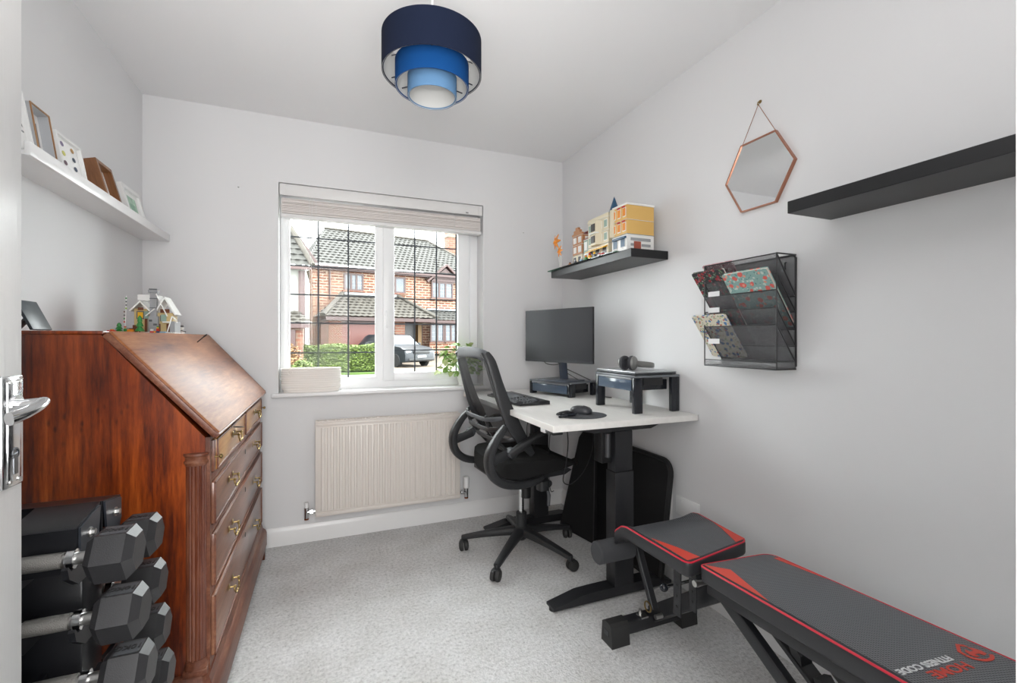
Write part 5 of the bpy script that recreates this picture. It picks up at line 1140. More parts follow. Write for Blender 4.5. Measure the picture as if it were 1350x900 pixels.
# wire mesh wall file
wf = thing('wall_file_rack', (XR, 1.29, 1.045), 'black wire mesh wall file rack with angled pockets', 'file rack')
fy0, fy1, fz0, fz1, fx = 1.128, 1.454, 1.047, 1.453, 1.452
WR = mat('rack_wire', '2B2B2D', 0.4)
bxw = XR - 0.004
split(MB().tube([(fx, fy0, fz0), (fx, fy0, fz1)], 0.0024, 6).tube([(fx, fy1, fz0), (fx, fy1, fz1)], 0.0024, 6).tube([(fx, fy0, fz1), (fx, fy1, fz1)], 0.0022, 6).tube([(fx, fy0, fz0), (fx, fy1, fz0)], 0.003, 6)
    .tube([(fx, fy0, fz1), (bxw, fy0, fz1)], 0.003, 6).tube([(fx, fy1, fz1), (bxw, fy1, fz1)], 0.003, 6).tube([(fx, fy0, fz0), (bxw, fy0, fz0)], 0.003, 6).tube([(fx, fy1, fz0), (bxw, fy1, fz0)], 0.003, 6), 'frame_wire', WR, wf)
m = MB().tube([(bxw, fy0, fz0 + 0.01), (bxw, fy0 + 0.01, fz0), (bxw, fy1 - 0.01, fz0), (bxw, fy1, fz0 + 0.01), (bxw, fy1, fz1 - 0.01), (bxw, fy1 - 0.01, fz1), (bxw, fy0 + 0.01, fz1), (bxw, fy0, fz1 - 0.01)], 0.0038, 8, closed=True); m.build('back_hoop', WR, wf)
MB().box(bxw - 0.0005, bxw + 0.0005, fy0, fy1, fz0, fz1).build('back_mesh', WIREM, wf)
MB().box(fx - 0.0004, fx + 0.0004, fy0, fy1, fz0, fz0 + 0.024).build('bottom_mesh', WIREM, wf); MB().box(fx, bxw, fy0 - 0.0004, fy0 + 0.0004, fz0, fz0 + 0.024).build('bottom_mesh', WIREM, wf); MB().box(fx, bxw, fy0, fy1, fz0 - 0.0004, fz0 + 0.0004).build('bottom_mesh', WIREM, wf)
MB().tube([(fx, fy0, fz0 + 0.024), (fx, fy1, fz0 + 0.024)], 0.0018, 6).build('rail_wire', WR, wf)
trays = [(1.453, 1.306), (1.382, 1.251), (1.326, 1.188), (1.264, 1.128), (1.204, 1.070)]
for k_, (zf, zb) in enumerate(trays):
    d = Vector((bxw - fx, 0, zb - zf)); nt_ = Vector((-d.z, 0, d.x)).normalized() * 0.0004
    a, b, c, e = Vector((fx, fy0 + 0.002, zf)), Vector((fx, fy1 - 0.002, zf)), Vector((bxw, fy1 - 0.002, zb)), Vector((bxw, fy0 + 0.002, zb))
    m = MB(); m.add([a - nt_, b - nt_, c - nt_, e - nt_, a + nt_, b + nt_, c + nt_, e + nt_], [(0, 1, 2, 3), (7, 6, 5, 4), (0, 4, 5, 1), (1, 5, 6, 2), (2, 6, 7, 3), (3, 7, 4, 0)]); p_ = m.build('pocket_mesh', WIREM, wf)
    for y in (fy0, fy1): MB().tube([(fx, y, zf), (bxw, y, zb)], 0.0024, 6).build('side_wire', WR, p_)
    MB().tube([(fx, fy0, zf), (fx, fy1, zf)], 0.002, 6).build('rail_wire', WR, p_)
    MB().tube([(bxw - 0.002, fy0, zb), (bxw - 0.002, fy1, zb)], 0.002, 6).build('rail_wire', WR, p_)
for z in (1.335, 1.270, 1.145):
    MB().box(fx - 0.0035, fx - 0.0022, 1.375, 1.432, z - 0.010, z + 0.010).build('label_card', mat('card_white', 'E4E4E4', 0.6), wf, label='white label card')
for y in (1.16,): MB().tube([(bxw - 0.006, y, 1.430), (bxw - 0.012, y, 1.428), (bxw - 0.012, y, 1.410), (bxw - 0.008, y, 1.405)], 0.003, 6).build('hanging_hook', BPLAST, wf)
def floral(name, base, cols, sc_):
    m = bpy.data.materials.new(name); m.use_nodes = True; nt = m.node_tree; N = nt.nodes; L = nt.links
    b = N['Principled BSDF']; tc = N.new('ShaderNodeTexCoord'); out = None
    rgb = N.new('ShaderNodeRGB'); rgb.outputs[0].default_value = lin(base); out = rgb.outputs[0]
    for i, (c, s_, th) in enumerate(cols):
        mp = N.new('ShaderNodeMapping'); mp.inputs['Location'].default_value = (i * 3.7, i * 1.3, i * 2.1); L.new(tc.outputs['Object'], mp.inputs[0])
        nz = N.new('ShaderNodeTexNoise'); nz.inputs['Scale'].default_value = 60; L.new(mp.outputs[0], nz.inputs['Vector'])
        mxv = N.new('ShaderNodeMix'); mxv.data_type = 'VECTOR'; mxv.inputs[0].default_value = 0.012; L.new(mp.outputs[0], mxv.inputs[4]); L.new(nz.outputs['Color'], mxv.inputs[5])
        v = N.new('ShaderNodeTexVoronoi'); v.inputs['Scale'].default_value = s_ * sc_; L.new(mxv.outputs[1], v.inputs['Vector'])
        g = N.new('ShaderNodeMath'); g.operation = 'LESS_THAN'; g.inputs[1].default_value = th; L.new(v.outputs['Distance'], g.inputs[0])
        mx = N.new('ShaderNodeMix'); mx.data_type = 'RGBA'; L.new(g.outputs[0], mx.inputs[0]); L.new(out, mx.inputs[6]); mx.inputs[7].default_value = lin(c); out = mx.outputs[2]
    L.new(out, b.inputs['Base Color']); b.inputs['Roughness'].default_value = 0.5; return m
FA = floral('floral_dark_red', '2F3034', [('5F7A5E', 70, 0.32), ('9C2D38', 48, 0.36), ('D9A7A5', 48, 0.12), ('8FB0A6', 90, 0.2)], 1.0)
FB = floral('floral_teal', '8FB3AE', [('C9D6CE', 60, 0.3), ('5C8C8A', 85, 0.25), ('E0685E', 34, 0.34), ('E9A08A', 34, 0.18)], 1.0)
FC = floral('floral_cream', 'DCD6C4', [('7D9A6C', 80, 0.28), ('4F79A8', 44, 0.34), ('B7534C', 50, 0.22), ('C69A4E', 75, 0.2)], 1.0)
FD = floral('floral_pink', 'C9959C', [('E9D5D2', 70, 0.35), ('A3475A', 50, 0.3)], 1.0)
# notebooks resting in pockets: frame: along slope (front-top), Y width
def notebook(cover, y0, y1, tray, start, length, thick, label, off=0.002, spine=None):
    zf, zb = trays[tray]; d = (Vector((fx, 0, zf)) - Vector((bxw, 0, zb))).normalized(); nb_ = Vector((d.z, 0, -d.x)) * -1
    if nb_.z < 0: nb_ = -nb_
    org = Vector((bxw, 0, zb)) + d * start + nb_ * off
    t = thing('notebook', tuple(org + Vector((0, (y0 + y1) / 2, 0))), label, 'notebook', group='patterned notebooks in the wall file')
    M = Matrix(((0, d.x, nb_.x, 0), (1, 0, 0, 0), (0, d.z, nb_.z, 0), (0, 0, 0, 1)))
    w2 = (y1 - y0) / 2
    for nm, z0, z1 in (('back_cover', 0, 0.0015), ('front_cover', thick - 0.0015, thick)):
        MB().add([tuple(M @ Vector(p)) for p in [(x, y, z) for z in (z0, z1) for (x, y) in roundpoly([(-w2, 0), (w2, 0), (w2, length), (-w2, length)], 0.008, 3)]], (lambda n_: [tuple(range(n_))[::-1], tuple(range(n_, 2 * n_))] + [(i, (i + 1) % n_, n_ + (i + 1) % n_, n_ + i) for i in range(n_)])(16)).build(nm, cover, t, local=True)
    MB().box(-w2 + 0.002, w2 - 0.002, 0.002, length - 0.003, 0.0016, thick - 0.0016, M=M).build('pages', mat('paper', 'E8E4DA', 0.8), t, local=True)
    return t
notebook(FD, 1.320, 1.470, 0, 0.012, 0.166, 0.006, 'thin pink floral notebook at the top left of the wall file')
notebook(FA, 1.335, 1.500, 1, 0.010, 0.205, 0.010, 'dark red floral notebook in the upper left of the wall file', 0.003)
notebook(FB, 1.134, 1.325, 2, 0.008, 0.245, 0.014, 'teal floral notebook in the right half of the wall file', 0.003)
notebook(FA, 1.290, 1.440, 3, 0.006, 0.16, 0.008, 'dark floral notebook sunk in the middle pocket of the wall file', 0.003)
notebook(FC, 1.330, 1.500, 4, 0.010, 0.205, 0.010, 'cream and blue floral notebook low at the left of the wall file', 0.003)

# ---- toy brick buildings on the shelf
def building(name, y0, y1, x0, x1, z0, floors, label, roof):
    t = thing(name, ((x0 + x1) / 2, (y0 + y1) / 2, z0), label, 'toy', group='toy brick buildings on the shelf')
    z = z0
    for fi, (hh, col, wcol, ncols, nside) in enumerate(floors):
        f_ = MB().box(x0, x1, y0, y1, z, z + hh - 0.002, bev=0.0006, seg=1).build('storey', col, t)
        MB().box(x0 - 0.003, x1, y0 - 0.003, y1, z + hh - 0.0019, z + hh, bev=0.0006, seg=1).build('cornice', TG if fi == 0 else TW, f_)
        for i in range(ncols):
            cy_ = y0 + (i + 0.5) * (y1 - y0) / ncols; ww = (y1 - y0) / ncols * 0.26
            MB().box(x0 - 0.0022, x0 - 0.0001, cy_ - ww - 0.002, cy_ + ww + 0.002, z + hh * 0.2, z + hh * 0.82).build('window_frame', TW, f_)
            MB().box(x0 - 0.0030, x0 - 0.0023, cy_ - ww, cy_ + ww, z + hh * 0.25, z + hh * 0.77).build('pane', wcol, f_)
        for i in range(nside):
            cx_ = x0 + (i + 0.5) * (x1 - x0) / nside; ww = (x1 - x0) / nside * 0.22
            MB().box(cx_ - ww, cx_ + ww, y0 - 0.0022, y0 - 0.0001, z + hh * 0.2, z + hh * 0.8).build('side_window', wcol, f_)
        z += hh
    return t, z
TCR, TSG = TC('cream', 'DDD3B8'), TC('sand_green', '8FA79A'); TWN = TC('dark_window', '35322E'); TSB = TC('sky', '8FB3CC'); TMD = TC('medium_nougat', 'B9835A'); TYT = TC('bright_tan', 'DDB367')
sz = 1.5835
b1, z = building('toy_tower_building', 1.835, 1.960, 1.345, 1.505, sz, [(0.080, TW, TBL, 2, 0), (0.070, TYT, TOR, 3, 0), (0.072, TYT, TOR, 3, 0)], 'tan three-storey toy brick building nearest on the shelf, with a blue cone turret', None)
MB().box(1.342, 1.508, 1.832, 1.963, z, z + 0.008, bev=0.001, seg=1).build('roof', TW, b1)
m = MB(); studs(m, 1.35, 1.50, 1.84, 1.955, z + 0.008); m.build('roof_studs', TW, b1, kind='stuff')
MB().box(1.385, 1.425, 1.8318, 1.8348, sz + 0.006, sz + 0.045).build('side_door', TC('brick_red', 'A0503C'), b1)
m = MB(); m.box(1.366, 1.483, 1.8325, 1.8347, sz + 0.048, sz + 0.062); m.box(1.43, 1.483, 1.8325, 1.8347, sz + 0.022, sz + 0.034); m.box(1.366, 1.384, 1.8325, 1.8347, sz + 0.022, sz + 0.034); split(m, 'grey_band', TG, b1)
m = MB(); m.lathe([(0.021, 0), (0.021, 0.14)], 8, (1.352, 1.955, sz + 0.080)); m.build('turret_wall', TCR, b1)
MB().lathe([(0.0275, 0), (0.006, 0.062), (0.0001, 0.078)], 8, (1.362, 1.965, sz + 0.218)).build('cone_roof', TBL, b1, label='dark blue cone roof', smooth=10)
MB().box(1.333, 1.3445, 1.838, 1.945, sz + 0.058, sz + 0.068, bev=0.002).build('awning', TBL, b1)
for k_, (yy, zz) in enumerate(((1.86, 0.145), (1.90, 0.145), (1.86, 0.215), (1.90, 0.215))): MB().box(1.338, 1.3445, yy - 0.011, yy + 0.011, sz + zz - 0.006, sz + zz + 0.002, bev=0.002).build('red_awning', TR, b1)
b2_, z = building('toy_corner_building', 2.02, 2.22, 1.365, 1.515, sz + 0.0062, [(0.070, TCR, TWN, 3, 2), (0.068, TCR, TSG, 4, 3), (0.068, TCR, TSG, 4, 3)], 'cream three-storey toy brick corner building in the middle of the shelf', None)
m = MB(); m.box(1.362, 1.518, 2.017, 2.223, z, z + 0.010, bev=0.001, seg=1); m.box(1.364, 1.376, 2.02, 2.22, z + 0.010, z + 0.020); split(m, 'roof', TCR, b2_)
m = MB(); m.prism([(1.3646, 2.08), (1.338, 2.10), (1.338, 2.15), (1.3646, 2.17)], 'Z', sz + 0.076, sz + 0.205); bay = m.build('corner_bay', TCR, b2_)
MB().box(1.334, 1.3376, 2.108, 2.142, sz + 0.150, sz + 0.190).build('bay_window', TWN, bay); MB().box(1.334, 1.3376, 2.108, 2.142, sz + 0.088, sz + 0.125).build('bay_window', TWN, bay)
MB().box(1.330, 1.3640, 2.09, 2.16, sz + 0.136, sz + 0.142).build('balcony', TW, bay)
MB().prism([(1.3646, sz + 0.064), (1.336, sz + 0.050), (1.336, sz + 0.046), (1.3646, sz + 0.056)], 'Y', 2.03, 2.21).build('yellow_awning', TY, b2_)
b3, z = building('toy_townhouse', 2.30, 2.41, 1.375, 1.505, sz + 0.0062, [(0.060, TCR, TWN, 2, 2), (0.058, TMD, TW, 2, 2), (0.055, TMD, TW, 2, 2)], 'brown gabled toy townhouse at the far end of the shelf', None)
m = MB(); m.prism([(2.30, z), (2.30, z + 0.012), (2.32, z + 0.014), (2.32, z + 0.03), (2.34, z + 0.032), (2.34, z + 0.046), (2.37, z + 0.046), (2.37, z + 0.032), (2.39, z + 0.030), (2.39, z + 0.014), (2.41, z + 0.012), (2.41, z)], 'X', 1.370, 1.385); m.build('stepped_gable', TMD, b3)
MB().prism([(1.3855, z), (1.3855, z + 0.004), (1.445, z + 0.036), (1.505, z + 0.004), (1.505, z)], 'Y', 2.302, 2.408).build('roof', TC('dark_red', '7E3A35'), b3)
b4, z = building('toy_narrow_house', 2.235, 2.285, 1.375, 1.485, sz + 0.0062, [(0.055, TW, TWN, 1, 1), (0.075, TSG, TW, 1, 2)], 'narrow pale green toy house between the two larger toy buildings', None)
MB().prism([(1.372, z), (1.372, z + 0.005), (1.43, z + 0.035), (1.488, z + 0.005), (1.488, z)], 'Y', 2.233, 2.287).build('roof', TC('dark_red', '7E3A35'), b4)
gz = sz + 0.0062
for i, (x, y, c, h_, lab) in enumerate([(1.335, 2.03, TR, 0.020, 'red toy brick figure by the corner building'), (1.338, 2.065, TW, 0.018, 'white toy brick figure by the corner building'), (1.336, 2.11, TDG, 0.032, 'dark toy brick piano in front of the corner building'), (1.335, 2.155, TY, 0.034, 'yellow toy flower stall on the glass plate'), (1.338, 2.20, TGR, 0.028, 'green toy bush near the middle of the glass plate'), (1.345, 2.26, TSB, 0.024, 'pale blue toy car before the narrow house'), (1.345, 2.33, TDG, 0.026, 'dark grey toy lamp post base before the townhouse'), (1.345, 2.39, TMD, 0.020, 'brown toy crate before the townhouse')]):
    t = thing('toy_brick_figure', (x, y, gz), lab, 'toy', group='small toy pieces on the glass plate')
    MB().box(x - 0.007, x + 0.007, y - 0.010, y + 0.010, gz, gz + h_ * 0.6, bev=0.0015).build('base', c, t)
    MB().lathe([(0.006, 0), (0.007, h_ * 0.2), (0.004, h_ * 0.4), (0.0001, h_ * 0.42)], 8, (x, y, gz + h_ * 0.6)).build('top', [TW, TR, TY, TR, TOR, TW, TG, TBR][i], t)
fl = thing('toy_flower', (1.36, 2.54, gz), 'orange toy brick flowers on white stems at the far end of the shelf', 'toy')
split(MB().tube([(1.36, 2.54, gz), (1.352, 2.545, gz + 0.09), (1.35, 2.56, gz + 0.17)], 0.0028, 6).tube([(1.36, 2.53, gz), (1.356, 2.52, gz + 0.06), (1.348, 2.515, gz + 0.105)], 0.0028, 6), 'stem', TW, fl)
MB().lathe([(0.0001, 0), (0.018, 0), (0.016, 0.008), (0.0001, 0.010)], 12, (1.36, 2.535, gz)).build('base', TDG, fl)
for k_, (c0, s_) in enumerate((((1.35, 2.56, gz + 0.175), 1.0), ((1.348, 2.515, gz + 0.108), 0.7))):
    for j in range(6):
        a = j * PI / 3 + k_; MB().sweep([c0, (c0[0] - 0.012 * s_, c0[1] + 0.024 * s_ * math.cos(a), c0[2] + 0.024 * s_ * math.sin(a)), (c0[0] - 0.004, c0[1] + 0.050 * s_ * math.cos(a), c0[2] + 0.050 * s_ * math.sin(a))], [0.004, 0.013 * s_, 0.004], [0.0015, 0.0015, 0.001], up=(1, 0, 0), pw=2, n=6).build('petal', TOR, fl)
m = MB()

# ================================================================== OUTDOORS
GZ = -0.15
def brick_mat(name, c1, c2, c3, mort, scale=1.0):
    m = bpy.data.materials.new(name); m.use_nodes = True; nt = m.node_tree; N = nt.nodes; L = nt.links
    b = N['Principled BSDF']; tc = N.new('ShaderNodeTexCoord'); sp_ = N.new('ShaderNodeSeparateXYZ'); L.new(tc.outputs['Object'], sp_.inputs[0])
    cb_ = N.new('ShaderNodeCombineXYZ'); ad = N.new('ShaderNodeMath'); ad.operation = 'ADD'; L.new(sp_.outputs[0], ad.inputs[0]); L.new(sp_.outputs[1], ad.inputs[1]); L.new(ad.outputs[0], cb_.inputs[0]); L.new(sp_.outputs[2], cb_.inputs[1])
    t = N.new('ShaderNodeTexBrick'); t.inputs['Scale'].default_value = 1.0 * scale; t.inputs['Brick Width'].default_value = 0.42; t.inputs['Row Height'].default_value = 0.15
    t.inputs['Mortar Size'].default_value = 0.022; t.inputs['Color1'].default_value = lin(c1); t.inputs['Color2'].default_value = lin(c2); t.inputs['Mortar'].default_value = lin(mort); t.inputs['Bias'].default_value = -0.1
    L.new(cb_.outputs[0], t.inputs['Vector'])
    n = N.new('ShaderNodeTexNoise'); n.inputs['Scale'].default_value = 4; n.inputs['Detail'].default_value = 6; L.new(tc.outputs['Object'], n.inputs['Vector'])
    mx = N.new('ShaderNodeMix'); mx.data_type = 'RGBA'; mr = N.new('ShaderNodeMapRange'); mr.inputs[1].default_value = 0.5; mr.inputs[2].default_value = 0.75; mr.inputs[4].default_value = 0.5; L.new(n.outputs['Fac'], mr.inputs[0])
    L.new(mr.outputs[0], mx.inputs[0]); L.new(t.outputs[0], mx.inputs[6]); mx.inputs[7].default_value = lin(c3); L.new(mx.outputs[2], b.inputs['Base Color']); b.inputs['Roughness'].default_value = 0.9
    return m
BRICK = brick_mat('house_brick', '613B2A', '472A1E', '6C4433', '8A7C6C')
BRICK2 = brick_mat('garage_brick', '5C3829', '4E2D24', '674936', '5C5146')
OLIVEB = brick_mat('olive_brick', '483A25', '3D301F', '52422C', '484034')
TILE = mat('roof_tile', '32312E', 0.85, var=0.3, vscale=2.5); TILE2 = mat('roof_tile_brown', '332F29', 0.85, var=0.35, vscale=3)
BRWN = mat('brown_joinery', '321C19', 0.5); RDOOR = mat('garage_door_red', '512922', 0.5); WOODF = mat('fence_brown', '483027', 0.8, var=0.2, vscale=5); LEADF = mat('lead_flashing', '70777C', 0.5)
PANE = mat('house_pane', '3A4149', 0.08, var=0.5, vscale=1.5); REND = mat('render_white', '777772', 0.8)
def roofslope(par, A, B, C_, D, courses, label=None, m_=TILE, name='roof_tiles'):
    """A-B eave left-right, D-C top; stepped, rippled tile courses"""
    A, B, C_, D = map(Vector, (A, B, C_, D)); n_ = (B - A).cross(D - A).normalized()
    if n_.z < 0: n_ = -n_
    span = (B - A).length; cols = max(8, int(span / 0.075)); e = (B - A).normalized(); vs = []; fs = []
    for r in range(courses * 2):
        t0 = (r // 2) / courses if r % 2 == 0 else (r // 2 + 1) / courses; lift = 0.05 if r % 2 == 0 else 0.0
        a, b = A.lerp(D, t0), B.lerp(C_, t0)
        for c_ in range(cols + 1):
            p = a.lerp(b, c_ / cols); s_ = (p - A).dot(e); vs.append(p + n_ * (lift + 0.022 * math.sin(2 * PI * s_ / 0.30 + (PI if (r // 2) % 2 else 0))))
    for r in range(courses * 2 - 1):
        for c_ in range(cols): i_ = r * (cols + 1) + c_; fs.append((i_, i_ + 1, i_ + cols + 2, i_ + cols + 1))
    m = MB(); m.add(vs, fs); return m.build(name, m_, par, kind='stuff', smooth=50, label=label, local=par.name.startswith('brick_house'))
EX = Vector((0.982, 0.19, 0)).normalized(); NX = Vector((0.19, -0.982, 0)).normalized(); HP = Vector((4.18, 27.45, 0))
MH = Matrix(((EX.x, -NX.x, 0, 0), (EX.y, -NX.y, 0, 0), (0, 0, 1, 0), (0, 0, 0, 1)))    # local: x along facade, y into the house
HO = Vector((4.18, 27.45, 0.30))
house = thing('brick_house', tuple(HO), 'red brick house with tiled roofs and garage across the road', 'house', math.atan2(EX.y, EX.x))
def HL(mb, nm, m_, par=house, **k): return mb.build(nm, m_, par, local=True, **k)
def hb_(x0, x1, y0, y1, z0, z1): return (x0, x1, y0, y1, z0 - 0.30, z1 - 0.30)
HL(MB().box(*hb_(-4.9, 6.0, 0, 7.0, 0.1, 5.0)), 'wall', BRICK)
HL(MB().box(*hb_(-6.6, -4.85, 0.9, 6.5, 0.1, 4.9)), 'side_wall', OLIVEB)
HL(MB().box(*hb_(-5.0, 6.1, -0.32, -0.02, 4.88, 5.02)), 'soffit', BRWN); HL(MB().box(*hb_(-5.0, 6.1, -0.45, -0.325, 4.95, 5.08)), 'gutter', BRWN)
roofslope(house, (-5.3, -0.4, 4.80), (6.2, -0.4, 4.80), (3.1, 3.6, 7.62), (-3.6, 3.6, 7.62), 15)
roofslope(house, (-5.3, 7.4, 4.80), (-5.3, -0.4, 4.80), (-3.6, 3.55, 7.62), (-3.6, 3.65, 7.62), 15, m_=TILE)
HL(MB().sweep([(-3.65, 3.6, 7.66), (3.15, 3.6, 7.66)], 0.12, 0.08, pw=2), 'ridge_tiles', TILE2)
HL(MB().sweep([(3.1, 3.6, 7.64), (6.2, -0.4, 4.86)], 0.12, 0.08, pw=2), 'hip_tiles', TILE2)
chm = HL(MB().box(*hb_(4.45, 5.35, 3.1, 3.8, 5.2, 8.75)), 'chimney', BRICK2)
HL(MB().box(*hb_(4.38, 5.42, 3.03, 3.87, 8.3, 8.5)), 'chimney_band', mat('pale_brick', '6A5949', 0.9), chm); HL(MB().lathe([(0.14, 0), (0.11, 0.35)], 12, (4.9, 3.45, 8.45)), 'chimney_pot', TILE2, chm)
def hwin(x0, x1, z0, z1, n_, y=-0.02, leaded=True, par=house):
    f_ = HL(MB().box(x0, x1, y - 0.06, y + 0.02, z0 - 0.30, z0 - 0.30 + 0.09).box(x0, x1, y - 0.06, y + 0.02, z1 - 0.30 - 0.09, z1 - 0.30).box(x0, x0 + 0.09, y - 0.059, y + 0.019, z0 - 0.22, z1 - 0.38).box(x1 - 0.09, x1, y - 0.059, y + 0.019, z0 - 0.22, z1 - 0.38), 'window', BRWN, par)
    wpx = (x1 - x0 - 0.18) / n_
    for i in range(n_):
        a = x0 + 0.09 + wpx * i
        HL(MB().box(a, a + wpx, y - 0.012, y, z0 - 0.21, z1 - 0.39), 'pane', PANE, f_)
        if i: HL(MB().box(a - 0.05, a + 0.05, y - 0.055, y - 0.013, z0 - 0.21, z1 - 0.39), 'mullion', BRWN, f_)
        if leaded:
            b_ = MB()
            for k_ in range(1, 3): x = a + wpx * k_ / 3; b_.box(x - 0.012, x + 0.012, y - 0.02, y - 0.013, z0 - 0.21, z1 - 0.39)
            for k_ in range(1, 4): z = z0 - 0.21 + (z1 - z0 - 0.18) * k_ / 4; b_.box(a, a + wpx, y - 0.024, y - 0.021, z - 0.012, z + 0.012)
            HL(b_, 'glazing_bars', mat('far_lead', '5B5E60', 0.5), f_, kind='stuff')
    HL(MB().box(x0 - 0.08, x1 + 0.08, y - 0.12, y, z0 - 0.38, z0 - 0.305), 'window_sill', BRICK2, f_)
    return f_
hwin(-3.32, -2.25, 3.85, 4.80, 3); hwin(-0.46, 0.20, 3.85, 4.80, 1, leaded=False); 
# gabled dormer over the right-hand window
hwin(1.80, 3.25, 3.65, 4.68, 3, y=-0.10)
HL(MB().prism([(1.75, 4.38), (2.72, 5.25), (3.60, 4.38)], 'Y', -0.22, 1.2), 'dormer_gable', BRWN)
for a, b in (((1.45, 4.32), (2.72, 5.42)), ((2.72, 5.42), (3.95, 4.32))): HL(MB().sweep([(a[0], -0.30, a[1]), (b[0], -0.30, b[1])], 0.10, 0.07, up=(0, 0, 1), pw=6), 'bargeboard', BRWN)
roofslope(house, (1.4, -0.35, 4.42), (1.4, 2.6, 4.42), (2.72, 2.6, 5.45), (2.72, -0.35, 5.45), 5, m_=TILE2)
roofslope(house, (4.0, 2.6, 4.42), (4.0, -0.35, 4.42), (2.72, -0.35, 5.45), (2.72, 2.6, 5.45), 5, m_=TILE2)
# left-hand bargeboard
HL(MB().sweep([(-5.9, -0.9, 6.15), (-4.92, -0.9, 4.75)], 0.10, 0.13, up=(0, 0, 1), pw=6), 'bargeboard', BRWN)
# garage projection and lean-to roof
HL(MB().box(*hb_(-4.5, -3.85, -2.0, -0.01, 0.1, 2.1)), 'garage_pier', BRICK2); HL(MB().box(*hb_(-1.10, -0.55, -2.0, -0.01, 0.1, 2.1)), 'garage_pier', BRICK2)
HL(MB().box(*hb_(-3.85, -1.10, -1.9, -1.8, 0.1, 2.0)), 'garage_door', RDOOR, label='dull red garage door')
HL(MB().box(*hb_(-3.85, -1.10, -1.96, -1.905, 1.93, 2.1)), 'garage_lintel', BRWN)
HL(MB().box(*hb_(-4.7, 1.1, -2.35, -2.2, 2.10, 2.28)), 'fascia', BRWN); HL(MB().box(*hb_(-4.7, 1.1, -2.2, -0.02, 2.10, 2.14)), 'soffit', BRWN)
roofslope(house, (-4.85, -2.4, 2.00), (1.2, -2.4, 2.00), (-0.25, -0.05, 3.32), (-3.40, -0.05, 3.32), 8, m_=TILE2)
roofslope(house, (-4.85, -0.05, 2.00), (-4.85, -2.4, 2.00), (-3.40, -0.06, 3.32), (-3.40, -0.05, 3.32), 8, m_=TILE2)
roofslope(house, (1.2, -2.4, 2.00), (1.2, -0.05, 2.00), (-0.25, -0.05, 3.32), (-0.25, -0.06, 3.32), 8, m_=TILE2)
HL(MB().sweep([(-4.85, -2.42, 2.06), (-3.40, -0.08, 3.38)], 0.14, 0.09, pw=2), 'hip_tiles', TILE2); HL(MB().sweep([(1.2, -2.42, 2.06), (-0.25, -0.08, 3.38)], 0.14, 0.09, pw=2), 'hip_tiles', TILE2)
HL(MB().box(*hb_(-3.4, -0.25, -0.10, -0.02, 3.62, 3.74)), 'flashing', LEADF)
# porch, front door, bay
HL(MB().box(*hb_(0.02, 0.75, -0.08, -0.01, 0.35, 2.15)), 'front_door', mat('dark_door', '1B191C', 0.4)); HL(MB().box(*hb_(0.80, 1.02, -0.5, -0.01, 0.3, 2.15)), 'porch_post', mat('porch_ochre', '5E4829', 0.7))
HL(MB().box(*hb_(1.35, 4.2, -0.9, -0.01, 0.30, 0.95)), 'bay_wall', BRICK)
hwin(1.40, 2.30, 0.98, 2.10, 2, y=-0.85); hwin(2.32, 4.15, 0.98, 2.10, 5, y=-0.85)
HL(MB().box(*hb_(1.15, 4.4, -1.15, -1.0, 2.12, 2.26)), 'fascia', BRWN)
roofslope(house, (1.15, -1.15, 1.96), (4.5, -1.15, 1.96), (4.2, -0.03, 2.62), (1.5, -0.03, 2.62), 4)
HL(MB().box(*hb_(1.5, 4.3, -0.25, -0.02, 2.92, 3.02)), 'flashing', LEADF)
HL(MB().tube([(-4.05, -0.08, 4.6), (-4.05, -0.08, 3.0)], 0.05, 8), 'downpipe', BRWN); HL(MB().tube([(1.2, -0.08, 1.8), (1.2, -0.08, 0.0)], 0.05, 8), 'downpipe', BRWN)

# wooden gate and fence between the houses
gt = thing('board_gate', (-1.2, 27.2, 0.1), 'brown wooden board gate between the two houses', 'gate', math.atan2(EX.y, EX.x))
gb = MB().box(-0.10, 0.10, 0, 0.05, 0, 1.95); g0 = None
for i in range(9):
    if g0 is None: o = gb.build('board', WOODF, gt, local=True); g0 = o
    else: o = g0.copy(); COL.objects.link(o); o.parent = gt
    o.location = (-0.85 + 0.215 * i, 0, 0.012 * math.sin(i * 2))
MB().box(-1.0, 1.0, 0.052, 0.10, 1.5, 1.62).build('gate_rail', WOODF, gt, local=True); MB().box(-1.0, 1.0, 0.052, 0.10, 0.3, 0.42).build('gate_rail', WOODF, gt, local=True)

# neighbour's house at the left
nb = thing('neighbour_house', (-2.6, 19.0, GZ), 'grey-tiled neighbour house with white and brown wall at the left of the window', 'house')
def NL(mb, nm, m_, par=nb, **k): return mb.build(nm, m_, par, **k)
NL(MB().box(-7.0, -0.72, 19.2, 25.0, GZ, 3.9), 'wall', REND)
roofslope(nb, (-7.2, 18.85, 3.90), (-0.45, 18.85, 3.90), (-3.05, 22.0, 8.9), (-7.2, 22.0, 8.9), 22)
NL(MB().sweep([(-0.45, 18.85, 3.96), (-3.05, 22.0, 8.96)], 0.12, 0.08, pw=2), 'hip_tiles', TILE2)
NL(MB().box(-7.2, -0.5, 18.78, 18.9, 3.76, 3.90), 'gutter', BRWN)
NL(MB().box(-0.95, -0.725, 19.12, 19.19, GZ, 3.75), 'corner_board', BRWN)
f_ = NL(MB().box(-1.75, -1.30, 19.10, 19.19, 2.15, 3.70), 'window', BRWN); NL(MB().box(-1.70, -1.35, 19.08, 19.099, 2.35, 3.6), 'pane', PANE, f_)
roofslope(nb, (-7.0, 18.0, 1.72), (-0.42, 18.0, 1.72), (-0.95, 19.15, 2.22), (-7.0, 19.15, 2.22), 4, m_=TILE2)
NL(MB().box(-7.0, -0.5, 17.98, 18.06, 1.56, 1.70), 'fascia', BRWN)
